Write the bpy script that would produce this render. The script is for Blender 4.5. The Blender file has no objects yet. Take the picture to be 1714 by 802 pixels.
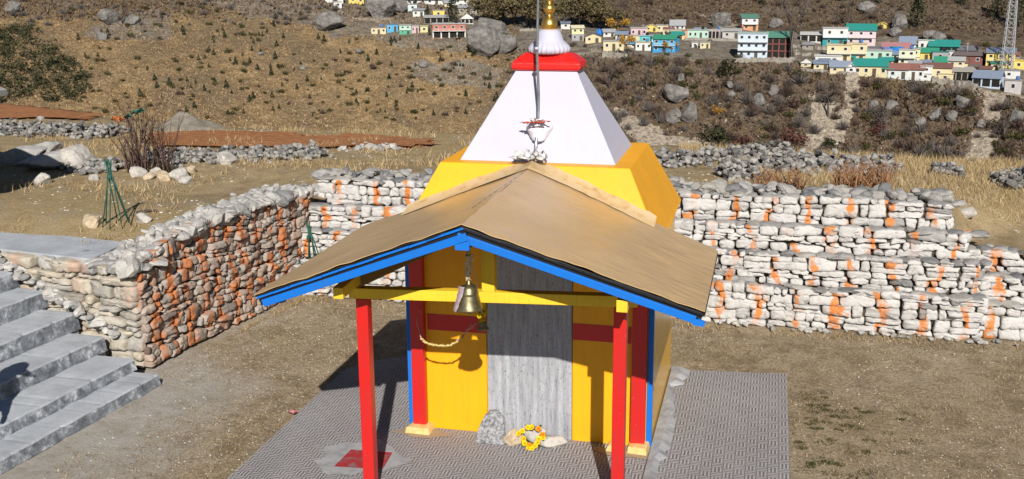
import bpy, bmesh, math, random
import numpy as np
from mathutils import Vector, Matrix, noise as mnoise
R_ = math.radians
rnd = random.Random(7)
nr = np.random.default_rng(11)
scn = bpy.context.scene
COL = scn.collection

# ------------------------------------------------------------------ camera
CX, CY, CZ, YAW, PIT, ROL, F = 2.1684, -9.7884, 4.5028, .2321, .2442, -.0066, 1840.7
CO = np.array([CX, CY, CZ])
FW = np.array([-math.sin(YAW)*math.cos(PIT), math.cos(YAW)*math.cos(PIT), -math.sin(PIT)])
_r = np.array([math.cos(YAW), math.sin(YAW), 0.]); _u = np.cross(_r, FW)
RT = _r*math.cos(ROL)+_u*math.sin(ROL); UP = -_r*math.sin(ROL)+_u*math.cos(ROL)
cd = bpy.data.cameras.new('camera'); cam = bpy.data.objects.new('camera', cd); COL.objects.link(cam)
cd.sensor_fit = 'HORIZONTAL'; cd.sensor_width = 36; cd.lens = 36*F/1714; cd.clip_start = .1; cd.clip_end = 3000
m = Matrix(((RT[0], UP[0], -FW[0], CX), (RT[1], UP[1], -FW[1], CY), (RT[2], UP[2], -FW[2], CZ), (0, 0, 0, 1)))
cam.matrix_world = m
scn.camera = cam
scn.cycles.diffuse_bounces = 2; scn.cycles.max_bounces = 6

def ray(x, y): return FW+RT*(x-857)/F-UP*(y-401)/F
def on_z(x, y, z=0.): d = ray(x, y); return CO+d*(z-CZ)/d[2]
def on_y(x, y, Y): d = ray(x, y); return CO+d*(Y-CY)/d[1]
def proj(P):
    d = np.asarray(P, float)-CO; z = d@FW
    return 857+F*(d@RT)/z, 401-F*(d@UP)/z, z

# ------------------------------------------------------------------ sun + sky
AZ = np.array([.266, -.964]); EL = R_(33.0)
sv = Vector((AZ[0]*math.cos(EL), AZ[1]*math.cos(EL), math.sin(EL))).normalized()
sl = bpy.data.lights.new('sun', 'SUN'); sl.energy = 5.0; sl.angle = R_(.5); sl.color = (1, .955, .88)
so = bpy.data.objects.new('sun', sl); COL.objects.link(so)
so.rotation_euler = (-sv).to_track_quat('-Z', 'Y').to_euler(); so.location = (10, -30, 40)
w = bpy.data.worlds.new('World'); scn.world = w; w.use_nodes = True
nt = w.node_tree; nt.nodes.clear()
sk = nt.nodes.new('ShaderNodeTexSky'); sk.sky_type = 'NISHITA'; sk.sun_disc = False
sk.sun_elevation = EL; sk.sun_rotation = math.atan2(sv.x, sv.y); sk.altitude = 2500; sk.air_density = 1; sk.dust_density = .6
bg = nt.nodes.new('ShaderNodeBackground'); bg.inputs[1].default_value = .05
ow = nt.nodes.new('ShaderNodeOutputWorld'); nt.links.new(sk.outputs[0], bg.inputs[0]); nt.links.new(bg.outputs[0], ow.inputs[0])
vs = scn.view_settings; vs.view_transform = 'Standard'; vs.look = 'None'; vs.exposure = .22; vs.gamma = 1

# ------------------------------------------------------------------ materials
class N:
    def __init__(s, name, rough=.8, spec=.3, metal=0.):
        s.m = bpy.data.materials.new(name); s.m.use_nodes = True; s.t = s.m.node_tree; s.t.nodes.clear()
        s.o = s.t.nodes.new('ShaderNodeOutputMaterial'); s.b = s.t.nodes.new('ShaderNodeBsdfPrincipled')
        s.t.links.new(s.b.outputs[0], s.o.inputs[0])
        s.b.inputs['Roughness'].default_value = rough; s.b.inputs['Specular IOR Level'].default_value = spec
        s.b.inputs['Metallic'].default_value = metal
        s.tc = s.t.nodes.new('ShaderNodeTexCoord'); s.geo = s.t.nodes.new('ShaderNodeNewGeometry')
    def node(s, t, **k):
        n = s.t.nodes.new(t)
        for a, v in k.items(): setattr(n, a, v)
        return n
    def put(s, sock, v):
        if hasattr(v, 'is_output') or isinstance(v, bpy.types.NodeSocket): s.t.links.new(v, sock)
        elif isinstance(v, (tuple, list)): sock.default_value = (*v, 1) if len(v) == 3 and len(sock.default_value) == 4 else v
        else: sock.default_value = v
    def math(s, op, a, b=0., c=0.):
        n = s.node('ShaderNodeMath', operation=op)
        for i, v in enumerate((a, b, c)): s.put(n.inputs[i], v)
        return n.outputs[0]
    def noise(s, scale, detail=4, rough=.6, vec=None, dist=0.):
        n = s.node('ShaderNodeTexNoise'); n.inputs['Scale'].default_value = scale; n.inputs['Detail'].default_value = detail
        n.inputs['Roughness'].default_value = rough; n.inputs['Distortion'].default_value = dist
        s.t.links.new(vec if vec is not None else s.tc.outputs['Object'], n.inputs['Vector']); return n.outputs['Fac']
    def stretch(s, sc, vec=None):
        n = s.node('ShaderNodeMapping'); n.inputs['Scale'].default_value = sc
        s.t.links.new(vec if vec is not None else s.tc.outputs['Object'], n.inputs['Vector']); return n.outputs[0]
    def ramp(s, f, stops, interp='LINEAR'):
        n = s.node('ShaderNodeValToRGB'); cr = n.color_ramp; cr.interpolation = interp
        while len(cr.elements) < len(stops): cr.elements.new(.5)
        for e, (p, c) in zip(cr.elements, stops):
            e.position = p; e.color = (*c, 1) if not isinstance(c, (int, float)) else (c, c, c, 1)
        s.put(n.inputs[0], f); return n.outputs[0]
    def mix(s, f, a, b, mode='MIX'):
        n = s.node('ShaderNodeMix', data_type='RGBA', blend_type=mode)
        s.put(n.inputs[0], f); s.put(n.inputs[6], a); s.put(n.inputs[7], b); return n.outputs[2]
    def color(s, v): s.put(s.b.inputs['Base Color'], v); return s
    def bump(s, h, st=.4, dist=.01):
        n = s.node('ShaderNodeBump'); n.inputs['Strength'].default_value = st; n.inputs['Distance'].default_value = dist
        s.put(n.inputs['Height'], h); s.t.links.new(n.outputs[0], s.b.inputs['Normal']); return s
    def attr(s, name): return s.node('ShaderNodeAttribute', attribute_name=name)
    def rand(s): return s.node('ShaderNodeObjectInfo').outputs['Random']

def paint(name, c, rough=.45, spec=.4, dirt=.12, scale=3., chip=None, bump=.15):
    k = N(name, rough, spec)
    a = k.noise(scale, 5, .65); b = k.noise(scale*9, 4, .7)
    col = k.mix(k.ramp(a, [(.35, 0.), (.75, dirt*2)]), c, tuple(v*.62+.02 for v in c))
    if chip: col = k.mix(k.ramp(b, [(.68, 0.), (.73, .7)]), col, chip)
    st = k.noise(scale*2.2, 5, .7, k.stretch((3.5, 3.5, .28)))
    col = k.mix(k.ramp(st, [(.5, 0.), (.72, dirt*1.6)]), col, tuple(v*.5+.03 for v in c))
    k.color(col); k.bump(k.math('ADD', k.noise(scale*12, 4, .6), k.math('MULTIPLY', k.noise(scale*1.7, 4, .6), 2.)), bump*1.6, .006); return k.m

def grain(name, cs, scale, rough=.9, bump=.5, bd=.02, detail=6, spec=.15, rnd_amt=0.):
    k = N(name, rough, spec); n = k.noise(scale, detail, .68)
    st = [(.28+.44*i/(len(cs)-1), c) for i, c in enumerate(cs)]
    c = k.ramp(n, st)
    if rnd_amt:
        c = k.mix(k.math('MULTIPLY', k.rand(), rnd_amt), c, tuple(v*.35 for v in cs[0]))
    k.color(c); k.bump(k.noise(scale*3, 5, .7), bump, bd); return k.m

def tinted(name, cs, rough=.9, spec=.1, nscale=0., amt=.3, translucent=False):
    """colour from the per-stone / per-leaf 'tint' attribute"""
    k = N(name, rough, spec); a = k.attr('tint'); sep = k.node('ShaderNodeSeparateColor'); k.t.links.new(a.outputs['Color'], sep.inputs[0])
    c = k.ramp(sep.outputs[0], [(i/(len(cs)-1), v) for i, v in enumerate(cs)])
    if nscale:
        n = k.noise(nscale, 5, .7)
        c = k.mix(k.ramp(n, [(.35, amt), (.65, 0.)]), c, tuple(v*.4 for v in cs[0]))
        k.bump(k.noise(nscale*2.5, 5, .7), .5, .02)
    k.color(c); return k.m

M = {}
M['yellow'] = paint('yellow paint', (.90, .405, .004), .5, .35, .16, 2.)
M['ochre'] = paint('lightened side yellow gloss paint', (.88, .47, .025), .26, .5, .18, 2.5)  # the front yellow again, its colour lightened for the light on the side walls
M['beam'] = paint('beam yellow paint', (.86, .56, .03), .55, .3, .22, 6., (.45, .38, .28))
M['red'] = paint('red gloss paint', (.58, .012, .010), .36, .5, .25, 3., (.75, .35, .32))
M['capred'] = paint('cap red paint', (.74, .012, .008), .4, .45, .08, 5., (.8, .55, .5))
M['blue'] = paint('blue paint', (.003, .155, .60), .5, .3, .2, 5., (.25, .45, .75))
M['black'] = paint('bitumen edge', (.012, .012, .014), .6, .3)
M['white'] = paint('tower white paint', (.50, .492, .59), .6, .25, .07, 1.5)
M['pinkwhite'] = paint('bracket white paint', (.78, .74, .80), .65, .2, .15, 9.)
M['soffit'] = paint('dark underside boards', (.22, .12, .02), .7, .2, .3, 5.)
M['pedestal'] = grain('pedestal yellow masonry', [(.55, .33, .10), (.72, .50, .2), (.70, .55, .33)], 14, .85, .6, .01)
M['cement'] = grain('cement', [(.22, .22, .23), (.33, .33, .34), (.42, .42, .43)], 7, .9, .4, .01)
k = N('steel', .38, .5, .85); k.color(k.ramp(k.noise(20), [(.3, (.28, .30, .33)), (.7, (.52, .54, .57))])); M['steel'] = k.m
k = N('gold', .3, .5, .9); k.color(k.ramp(k.noise(18), [(.3, (.62, .36, .07)), (.7, (.80, .52, .14))])); M['gold'] = k.m
k = N('brass', .42, .5, .85); k.color(k.ramp(k.noise(14, 5), [(.3, (.13, .115, .06)), (.7, (.36, .31, .18))])); k.bump(k.noise(60), .2, .002); M['brass'] = k.m

# roof sheet: tan paint with ripples, a few scuffs
k = N('tan roof sheet', .33, .5)
rip = k.noise(3, 2, .45, k.stretch((.9, 4, 1)), 1.2)
c = k.ramp(k.noise(1.2, 5, .6), [(.3, (.46, .305, .145)), (.7, (.56, .38, .19))])
c = k.mix(k.ramp(k.noise(26, 3, .8, k.stretch((1, 1.6, 1))), [(.70, 0.), (.74, .55)]), c, (.62, .52, .38))
rip2 = k.noise(2.2, 4, .6, k.stretch((1, 2.2, 1)), .6)
k.color(c); k.bump(k.math('ADD', rip, k.math('MULTIPLY', rip2, 2.)), .24, .03); M['roof'] = k.m
M['flash'] = grain('roof flashing mortar', [(.42, .27, .12), (.60, .42, .22), (.55, .44, .30)], 10, .7, .5, .01)

# grey sheet door: vertical streaks and pits
k = N('grey sheet door', .6, .3)
v = k.noise(4.5, 6, .78, k.stretch((6, 6, .45)))
c = k.ramp(v, [(.30, (.13, .132, .15)), (.42, (.31, .315, .34)), (.58, (.41, .415, .44)), (.72, (.52, .525, .55))])
c = k.mix(k.ramp(k.noise(3, 5, .7, k.stretch((1, 1, .5))), [(.45, 0.), (.65, .5)]), c, (.24, .24, .26))
c = k.mix(k.ramp(k.noise(55, 3, .7, k.stretch((1.6, 1, .7))), [(.60, 0.), (.66, .9)]), c, (.10, .10, .11))
k.color(c)
wv = k.node('ShaderNodeTexWave', wave_type='BANDS', bands_direction='X'); wv.inputs['Scale'].default_value = 3.6; k.t.links.new(k.tc.outputs['Object'], wv.inputs['Vector'])
k.bump(k.math('ADD', wv.outputs['Fac'], k.math('MULTIPLY', v, .6)), .35, .02); M['door'] = k.m

# pavers: basket weave of three-bar blocks
k = N('basketweave pavers', .85, .2)
sep = k.node('ShaderNodeSeparateXYZ'); k.t.links.new(k.tc.outputs['Object'], sep.inputs[0])
S = .100
px_ = k.math('DIVIDE', sep.outputs[0], S); py_ = k.math('DIVIDE', sep.outputs[1], S)
par = k.math('MODULO', k.math('ADD', k.math('ADD', k.math('FLOOR', px_), k.math('FLOOR', py_)), 2000.), 2.)
sel = k.node('ShaderNodeMix'); k.put(sel.inputs[0], par); k.put(sel.inputs[2], px_); k.put(sel.inputs[3], py_)
fr = k.math('FRACT', k.math('MULTIPLY', k.math('ADD', sel.outputs[0], 2000.), 3.))
bar = k.math('ABSOLUTE', k.math('SUBTRACT', fr, .5))            # .5 in the joints
cellx = k.math('ABSOLUTE', k.math('SUBTRACT', k.math('FRACT', k.math('ADD', px_, 2000.)), .5))
celly = k.math('ABSOLUTE', k.math('SUBTRACT', k.math('FRACT', k.math('ADD', py_, 2000.)), .5))
edge = k.math('MAXIMUM', cellx, celly)
joint = k.math('MAXIMUM', k.ramp(bar, [(.20, 0.), (.34, 1.)]), k.ramp(edge, [(.45, 0.), (.49, .35)]))
big = k.noise(1.1, 5, .65); fine = k.noise(40, 4, .7)
c = k.ramp(big, [(.3, (.325, .31, .312)), (.7, (.43, .41, .41))])
c = k.mix(k.math('MULTIPLY', joint, k.ramp(k.noise(2.3, 3), [(.3, .6), (.7, .98)])), c, (.105, .095, .098))
c = k.mix(k.ramp(fine, [(.5, 0.), (.8, .35)]), c, (.42, .39, .38))
c = k.mix(k.ramp(k.noise(3.7, 5, .7), [(.62, 0.), (.72, .35)]), c, (.34, .33, .34))
k.color(c); k.bump(k.math('SUBTRACT', k.math('MULTIPLY', fine, .3), joint), .7, .008); M['paver'] = k.m

# court soil: trodden brown turf with pale grit
k = N('trodden dry turf', .95, .08)
big = k.noise(.55, 6, .62); mid = k.noise(5, 7, .75); fine = k.noise(30, 6, .85)
c = k.ramp(mid, [(.3, (.19, .142, .088)), (.5, (.36, .275, .175)), (.72, (.49, .395, .265))])
c = k.mix(k.ramp(big, [(.45, 0.), (.62, .5)]), c, (.46, .38, .265))
c = k.mix(k.ramp(k.noise(1.7, 5, .65), [(.50, 0.), (.64, .7)]), c, (.21, .155, .085))
c = k.mix(k.ramp(fine, [(.38, .85), (.53, 0.)]), c, (.11, .082, .054))
c = k.mix(k.ramp(fine, [(.56, 0.), (.68, .55)]), c, (.58, .51, .41))
sx_ = k.node('ShaderNodeSeparateXYZ'); k.t.links.new(k.tc.outputs['Object'], sx_.inputs[0])
sp_ = k.math('ADD', k.math('MULTIPLY', sx_.outputs[0], -1.), k.math('MULTIPLY', k.math('SUBTRACT', big, .5), 3.2))
sp_ = k.math('SUBTRACT', sp_, k.math('MULTIPLY', k.math('MAXIMUM', sx_.outputs[1], 0.), .55))
c = k.mix(k.math('MULTIPLY', k.ramp(k.math('DIVIDE', sp_, 8.), [(.33, 0.), (.48, .8)]), k.ramp(mid, [(.3, .4), (.6, 1.)])), c, (.43, .41, .385))
c = k.mix(k.ramp(k.noise(95, 2, .6), [(.64, 0.), (.7, .7)]), c, (.48, .44, .38))
k.color(c); k.bump(k.math('ADD', fine, k.math('MULTIPLY', mid, 1.5)), .8, .02); M['court'] = k.m

# upper field
k = N('dry pasture earth', .95, .08)
big = k.noise(.25, 6, .62); mid = k.noise(3, 6, .7); fine = k.noise(38, 4, .75)
c = k.ramp(mid, [(.3, (.20, .15, .09)), (.5, (.38, .285, .165)), (.72, (.51, .395, .24))])
c = k.mix(k.ramp(big, [(.4, 0.), (.65, .6)]), c, (.46, .34, .17))
c = k.mix(k.ramp(k.noise(.9, 5, .7), [(.56, 0.), (.68, .6)]), c, (.36, .315, .25))
c = k.mix(k.ramp(fine, [(.4, .5), (.55, 0.)]), c, (.13, .095, .058))
k.color(c); k.bump(k.math('ADD', fine, mid), .8, .03); M['pasture'] = k.m
M['redfield'] = grain('amaranth stubble', [(.22, .095, .045), (.38, .16, .065), (.46, .25, .12)], 6, .95, .8, .05)
M['redstalk'] = tinted('amaranth stalks', [(.22, .09, .04), (.38, .155, .065), (.46, .26, .13)])

# hillside: zones from the 'zone' attribute (r ochre grass .. scrub, g scree, b grey earth)
k = N('far hillside', .97, .05)
at = k.attr('zone'); sp = k.node('ShaderNodeSeparateColor'); k.t.links.new(at.outputs['Color'], sp.inputs[0])
P = k.geo.outputs['Position']
n1 = k.noise(.045, 8, .66, P); n2 = k.noise(.3, 6, .7, P); n3 = k.noise(.9, 4, .75, P); n4 = k.noise(.10, 7, .7, P)
gr = k.ramp(n2, [(.3, (.18, .113, .05)), (.5, (.335, .228, .118)), (.7, (.46, .335, .185))])
gr = k.mix(k.ramp(n1, [(.42, 0.), (.58, .85)]), gr, (.21, .155, .095))
gr = k.mix(k.ramp(n4, [(.56, 0.), (.66, .7)]), gr, (.15, .115, .075))
sc = k.ramp(n2, [(.3, (.062, .045, .032)), (.5, (.135, .10, .07)), (.72, (.235, .178, .12))])
sc = k.mix(k.ramp(n4, [(.5, 0.), (.64, .8)]), sc, (.16, .115, .06))
sc = k.mix(k.ramp(n1, [(.52, 0.), (.64, .6)]), sc, (.20, .175, .15))
gy = k.ramp(n2, [(.3, (.12, .10, .08)), (.5, (.23, .195, .155)), (.72, (.33, .29, .24))])
se = k.ramp(n3, [(.3, (.24, .20, .155)), (.55, (.40, .335, .26)), (.75, (.52, .45, .36))])
wob = k.math('SUBTRACT', n2, .5)
zr = k.ramp(k.math('ADD', sp.outputs[0], wob), [(.35, 0.), (.6, 1.)])
zg = k.ramp(k.math('ADD', sp.outputs[1], k.math('MULTIPLY', wob, 1.4)), [(.4, 0.), (.6, 1.)])
zb = k.ramp(k.math('ADD', sp.outputs[2], k.math('MULTIPLY', wob, 1.4)), [(.4, 0.), (.62, 1.)])
c = k.mix(zr, gr, sc); c = k.mix(zb, c, gy); c = k.mix(zg, c, se)
c = k.mix(k.ramp(n3, [(.34, .55), (.52, 0.)]), c, (.05, .037, .024))
k.color(c); k.bump(k.math('ADD', n2, k.math('MULTIPLY', n3, .7)), 1., 1.2); M['hill'] = k.m

# wall stones
def stone_mat(name, cs, white, period, width, orange, strength):
    k = N(name, .9, .12); a = k.attr('tint'); sep = k.node('ShaderNodeSeparateColor'); k.t.links.new(a.outputs['Color'], sep.inputs[0])
    r, u, v = sep.outputs
    c = k.ramp(r, [(i/(len(cs)-1), q) for i, q in enumerate(cs)])
    n = k.noise(9, 6, .7); f = k.noise(34, 5, .7)
    c = k.mix(k.ramp(n, [(.35, .45), (.6, 0.)]), c, (.10, .085, .075))
    if white:
        f2 = k.math('ADD', k.math('MULTIPLY', r, .0), n)
        wm = k.math('MULTIPLY', k.ramp(k.math('ADD', f2, k.math('MULTIPLY', k.math('SUBTRACT', f, .5), .5)), [(.30, .1), (.43, 1.)]), k.ramp(r, [(.0, 0.), (.10, white)]))
        c = k.mix(wm, c, k.mix(k.noise(5, 3), (.44, .42, .40), (.60, .585, .57)))
    ww = k.math('ADD', u, k.math('MULTIPLY', k.math('SUBTRACT', k.noise(2.2, 3, .6), .5), period*1.1))
    ph = k.math('ABSOLUTE', k.math('SUBTRACT', k.math('FRACT', k.math('DIVIDE', k.math('ADD', ww, 50.), period)), .5))
    ph = k.math('ADD', ph, k.math('MULTIPLY', k.math('SUBTRACT', k.noise(16, 4, .7), .5), .16))
    om = k.math('MULTIPLY', k.ramp(ph, [(width*.8, strength), (width*1.35, 0.)]), k.ramp(k.noise(4.5, 4, .7), [(.36, .1), (.52, 1.)]))
    om = k.math('MULTIPLY', om, k.ramp(k.math('FRACT', k.math('MULTIPLY', r, 7.31)), [(.16, .12), (.24, 1.)]))
    c = k.mix(om, c, orange)
    k.color(c); k.bump(k.math('ADD', k.math('MULTIPLY', n, 1.4), f), .55, .012); return k.m
M['rubble'] = stone_mat('rubble stones with orange paint', [(.13, .115, .10), (.29, .205, .145), (.40, .285, .20), (.31, .265, .23), (.42, .29, .20), (.25, .13, .075)], .30, .30, .22, (.47, .155, .05), .92)
M['whitewash'] = stone_mat('whitewashed stones', [(.17, .17, .17), (.36, .34, .32), (.48, .42, .36), (.42, .40, .38)], .92, .50, .085, (.58, .20, .045), .95)
M['buff'] = stone_mat('buff end stones', [(.30, .28, .24), (.44, .38, .28), (.48, .40, .28), (.36, .34, .31)], .25, .9, .10, (.50, .14, .05), .25)
M['slab'] = tinted('flat cap stones', [(.17, .17, .175), (.30, .29, .28), (.42, .39, .35), (.36, .35, .34)], .9, .1, 8., .35)
M['rock'] = tinted('loose grey rocks', [(.24, .235, .23), (.40, .385, .365), (.54, .52, .49), (.46, .43, .39)], .92, .1, 7., .35)
M['palerock'] = grain('pale rock', [(.26, .24, .22), (.44, .41, .37), (.58, .55, .50)], 9, .9, .5, .01)
M['beigerock'] = grain('beige rock', [(.28, .21, .13), (.48, .38, .26), (.60, .52, .40)], 16, .9, .5, .01)
M['granite'] = grain('speckled granite', [(.06, .06, .065), (.24, .24, .25), (.46, .46, .47)], 34, .75, .5, .008, 3)
M['fieldstone'] = tinted('field wall stones', [(.10, .097, .093), (.24, .228, .215), (.40, .38, .35), (.27, .25, .225)], .92, .1, 7., .35)
M['boulder'] = grain('far boulder', [(.075, .07, .066), (.19, .178, .165), (.32, .295, .27)], .45, .95, .9, .6, 8)
M['earthback'] = grain('dark joint earth', [(.045, .038, .03), (.10, .083, .062)], 9, .95, .5, .02)
k = N('stair concrete', .88, .18)
n = k.noise(2.6, 7, .7); f = k.noise(30, 5, .7)
c = k.ramp(n, [(.3, (.30, .315, .34)), (.6, (.42, .44, .47)), (.75, (.50, .52, .55))])
c = k.mix(k.ramp(k.noise(7, 6, .75), [(.58, 0.), (.68, .5)]), c, (.52, .53, .54))
c = k.mix(k.ramp(k.noise(4.3, 6, .75), [(.60, 0.), (.72, .5)]), c, (.16, .165, .18))
k.color(c); k.bump(k.math('ADD', n, k.math('MULTIPLY', f, .5)), .5, .015); M['stair'] = k.m
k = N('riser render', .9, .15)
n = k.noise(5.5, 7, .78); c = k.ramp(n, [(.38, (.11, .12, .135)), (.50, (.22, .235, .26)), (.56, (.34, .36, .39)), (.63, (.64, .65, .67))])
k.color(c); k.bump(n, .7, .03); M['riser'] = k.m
M['redpatch'] = grain('worn red floor paint', [(.20, .16, .16), (.33, .03, .035), (.40, .035, .04)], 10, .8, .3, .005)
M['stain'] = grain('warm paint stain', [(.28, .22, .16), (.40, .30, .18)], 9, .85, .3, .005)
M['greensteel'] = paint('green painted rebar', (.012, .085, .06), .5, .35)
M['bark'] = grain('grey brown bark', [(.05, .04, .035), (.13, .105, .09)], 12, .95, .5, .01)
M['thorn'] = tinted('thorn stems', [(.035, .022, .02), (.10, .06, .05), (.17, .11, .09)])
M['straw'] = tinted('dry straw grass', [(.22, .15, .07), (.40, .29, .15), (.55, .43, .25)])
M['turfblade'] = tinted('short dull grass', [(.15, .11, .06), (.29, .215, .12), (.46, .36, .22)])
M['pebble'] = tinted('pale grit', [(.25, .23, .20), (.45, .42, .37), (.66, .63, .58)])
M['hilltuft'] = tinted('hillside tussocks', [(.12, .08, .042), (.28, .192, .103), (.41, .295, .165)])
M['scrubtuft'] = tinted('dull scrub', [(.045, .03, .022), (.11, .075, .05), (.18, .13, .085)])
M['reed'] = tinted('red brown stems', [(.12, .055, .03), (.24, .12, .06), (.33, .19, .10)])
M['evergreen'] = tinted('dark evergreen leaves', [(.018, .02, .012), (.05, .052, .026), (.11, .10, .05)])
M['conifer'] = tinted('conifer needles', [(.010, .016, .008), (.028, .038, .018), (.060, .072, .034)])
M['olive'] = tinted('olive leaves', [(.03, .03, .012), (.07, .066, .026), (.13, .115, .045)])
M['brownbush'] = tinted('bare brown twigs', [(.04, .026, .022), (.10, .068, .054), (.165, .12, .095)])
M['greybush'] = tinted('bare grey twigs', [(.065, .055, .052), (.13, .11, .10), (.21, .18, .165)])
M['redbush'] = tinted('dull red twigs', [(.05, .022, .018), (.13, .05, .042), (.19, .085, .07)])
M['autumn'] = tinted('orange autumn leaves', [(.18, .09, .012), (.40, .21, .03), (.52, .31, .06)])
M['autumntree'] = tinted('fading autumn leaves', [(.05, .042, .02), (.115, .09, .045), (.19, .15, .08)])
M['wood'] = grain('old dark wood', [(.05, .04, .03), (.14, .11, .08)], 8, .9, .3, .01)
M['glass'] = paint('dark window glass', (.02, .024, .03), .15, .5, .05)
M['dark'] = paint('dark opening', (.02, .018, .016), .8, .1)

# ------------------------------------------------------------------ mesh helpers
class MB:
    def __init__(s): s.v = []; s.f = []; s.t = []; s.sm = []
    def add(s, V, Fs, tint=(.5, 0, 0), smooth=False):
        o = len(s.v); s.v.extend([tuple(p) for p in V])
        s.f.extend([tuple(i+o for i in q) for q in Fs]); s.sm.extend([smooth]*len(Fs))
        s.t.extend(tint if isinstance(tint, list) else [tint]*len(V))
    def box(s, lo, hi, tint=(.5, 0, 0), mat=None, bevel=0.):
        x0, y0, z0 = lo; x1, y1, z1 = hi
        V = [(x0, y0, z0), (x1, y0, z0), (x1, y1, z0), (x0, y1, z0), (x0, y0, z1), (x1, y0, z1), (x1, y1, z1), (x0, y1, z1)]
        if mat is not None: V = [tuple(mat @ Vector(p)) for p in V]
        s.add(V, [(0, 3, 2, 1), (4, 5, 6, 7), (0, 1, 5, 4), (1, 2, 6, 5), (2, 3, 7, 6), (3, 0, 4, 7)], tint)
    def hexa(s, b, t, tint=(.5, 0, 0)):
        s.add(list(b)+list(t), [(3, 2, 1, 0), (4, 5, 6, 7), (0, 1, 5, 4), (1, 2, 6, 5), (2, 3, 7, 6), (3, 0, 4, 7)], tint)
    def beam(s, a, b, w, h, up=(0, 0, 1), tint=(.5, 0, 0)):
        a = Vector(a); b = Vector(b); d = (b-a).normalized(); sd = d.cross(Vector(up)).normalized(); u = sd.cross(d)
        q = lambda p: [p-sd*w/2-u*h/2, p+sd*w/2-u*h/2, p+sd*w/2+u*h/2, p-sd*w/2+u*h/2]
        A = q(a); B = q(b); s.add(A+B, [(0, 1, 2, 3), (7, 6, 5, 4), (0, 4, 5, 1), (1, 5, 6, 2), (2, 6, 7, 3), (3, 7, 4, 0)], tint)
    def tube(s, pts, rad, n=8, tint=(.5, 0, 0), smooth=True):
        pts = [Vector(p) for p in pts]
        if isinstance(rad, (int, float)): rad = [rad]*len(pts)
        V = []; Fs = []; pr = None
        for i, p in enumerate(pts):
            d = (pts[min(i+1, len(pts)-1)]-pts[max(i-1, 0)]).normalized()
            x = d.orthogonal().normalized() if pr is None else (pr-d*pr.dot(d)).normalized()
            pr = x; y = d.cross(x)
            for k in range(n):
                a = 2*math.pi*k/n; V.append(p+(x*math.cos(a)+y*math.sin(a))*rad[i])
        for i in range(len(pts)-1):
            for k in range(n): Fs.append((i*n+k, i*n+(k+1) % n, (i+1)*n+(k+1) % n, (i+1)*n+k))
        Fs.append(tuple(range(n-1, -1, -1))); Fs.append(tuple(range((len(pts)-1)*n, len(pts)*n)))
        s.add(V, Fs, tint, smooth)
    def lathe(s, c, prof, n=24, tint=(.5, 0, 0), flute=None):
        V = []; Fs = []
        for r, z, *a in prof:
            amp = a[0] if a else 0
            for k in range(n):
                t = 2*math.pi*k/n; rr = r*(1+amp*abs(math.sin(t*(flute or 1)/2)))
                V.append((c[0]+rr*math.cos(t), c[1]+rr*math.sin(t), c[2]+z))
        for i in range(len(prof)-1):
            for k in range(n): Fs.append((i*n+k, i*n+(k+1) % n, (i+1)*n+(k+1) % n, (i+1)*n+k))
        Fs.append(tuple(range(n-1, -1, -1))); Fs.append(tuple(range((len(prof)-1)*n, len(prof)*n)))
        s.add(V, Fs, tint, True)
    def build(s, name, mat, parent=None, bevel=0.):
        me = bpy.data.meshes.new(name); me.from_pydata(s.v, [], s.f); me.materials.append(mat)
        me.polygons.foreach_set('use_smooth', s.sm)
        ca = me.color_attributes.new('tint', 'FLOAT_COLOR', 'POINT')
        ca.data.foreach_set('color', np.array([(*t, 1.) for t in s.t], dtype=np.float32).ravel())
        me.update()
        o = bpy.data.objects.new(name, me); COL.objects.link(o)
        if parent is not None: o.parent = parent
        if bevel:
            b = o.modifiers.new('bevel', 'BEVEL'); b.width = bevel; b.segments = 2; b.limit_method = 'ANGLE'
        return o

def tag(o, label=None, cat=None, group=None, kind=None):
    for a, v in (('label', label), ('category', cat), ('group', group), ('kind', kind)):
        if v: o[a] = v
    return o
def empty(name, loc=(0, 0, 0), rz=0.):
    o = bpy.data.objects.new(name, None); COL.objects.link(o); o.location = tuple(loc); o.rotation_euler = (0, 0, rz); o.empty_display_size = .2; return o

def arr_mesh(name, V, k, mat, tint, parent=None):
    """V: (n*k,3) loose k-gons"""
    n = len(V)//k; me = bpy.data.meshes.new(name)
    me.vertices.add(len(V)); me.vertices.foreach_set('co', np.asarray(V, np.float32).ravel())
    me.loops.add(n*k); me.loops.foreach_set('vertex_index', np.arange(n*k, dtype=np.int32))
    me.polygons.add(n); me.polygons.foreach_set('loop_start', np.arange(0, n*k, k, dtype=np.int32))
    try: me.polygons.foreach_set('loop_total', np.full(n, k, dtype=np.int32))
    except Exception: pass
    ca = me.color_attributes.new('tint', 'FLOAT_COLOR', 'POINT')
    T = np.zeros((len(V), 4), np.float32); T[:, 0] = np.repeat(tint, k); T[:, 3] = 1
    ca.data.foreach_set('color', T.ravel()); me.materials.append(mat); me.update(); me.validate()
    o = bpy.data.objects.new(name, me); COL.objects.link(o)
    if parent is not None: o.parent = parent
    return o

def blades(P, h, wd, lean=.35):
    """P (n,3) roots, h (n) heights -> triangles"""
    n = len(P); a = nr.uniform(0, 2*np.pi, n); s = np.stack([np.cos(a), np.sin(a), 0*a], 1)*wd[:, None]
    b = nr.normal(0, 1, (n, 3)); b[:, 2] = 0; tip = P+b*lean*h[:, None]; tip[:, 2] = P[:, 2]+h
    return np.stack([P-s, P+s, tip], 1).reshape(-1, 3)

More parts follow.
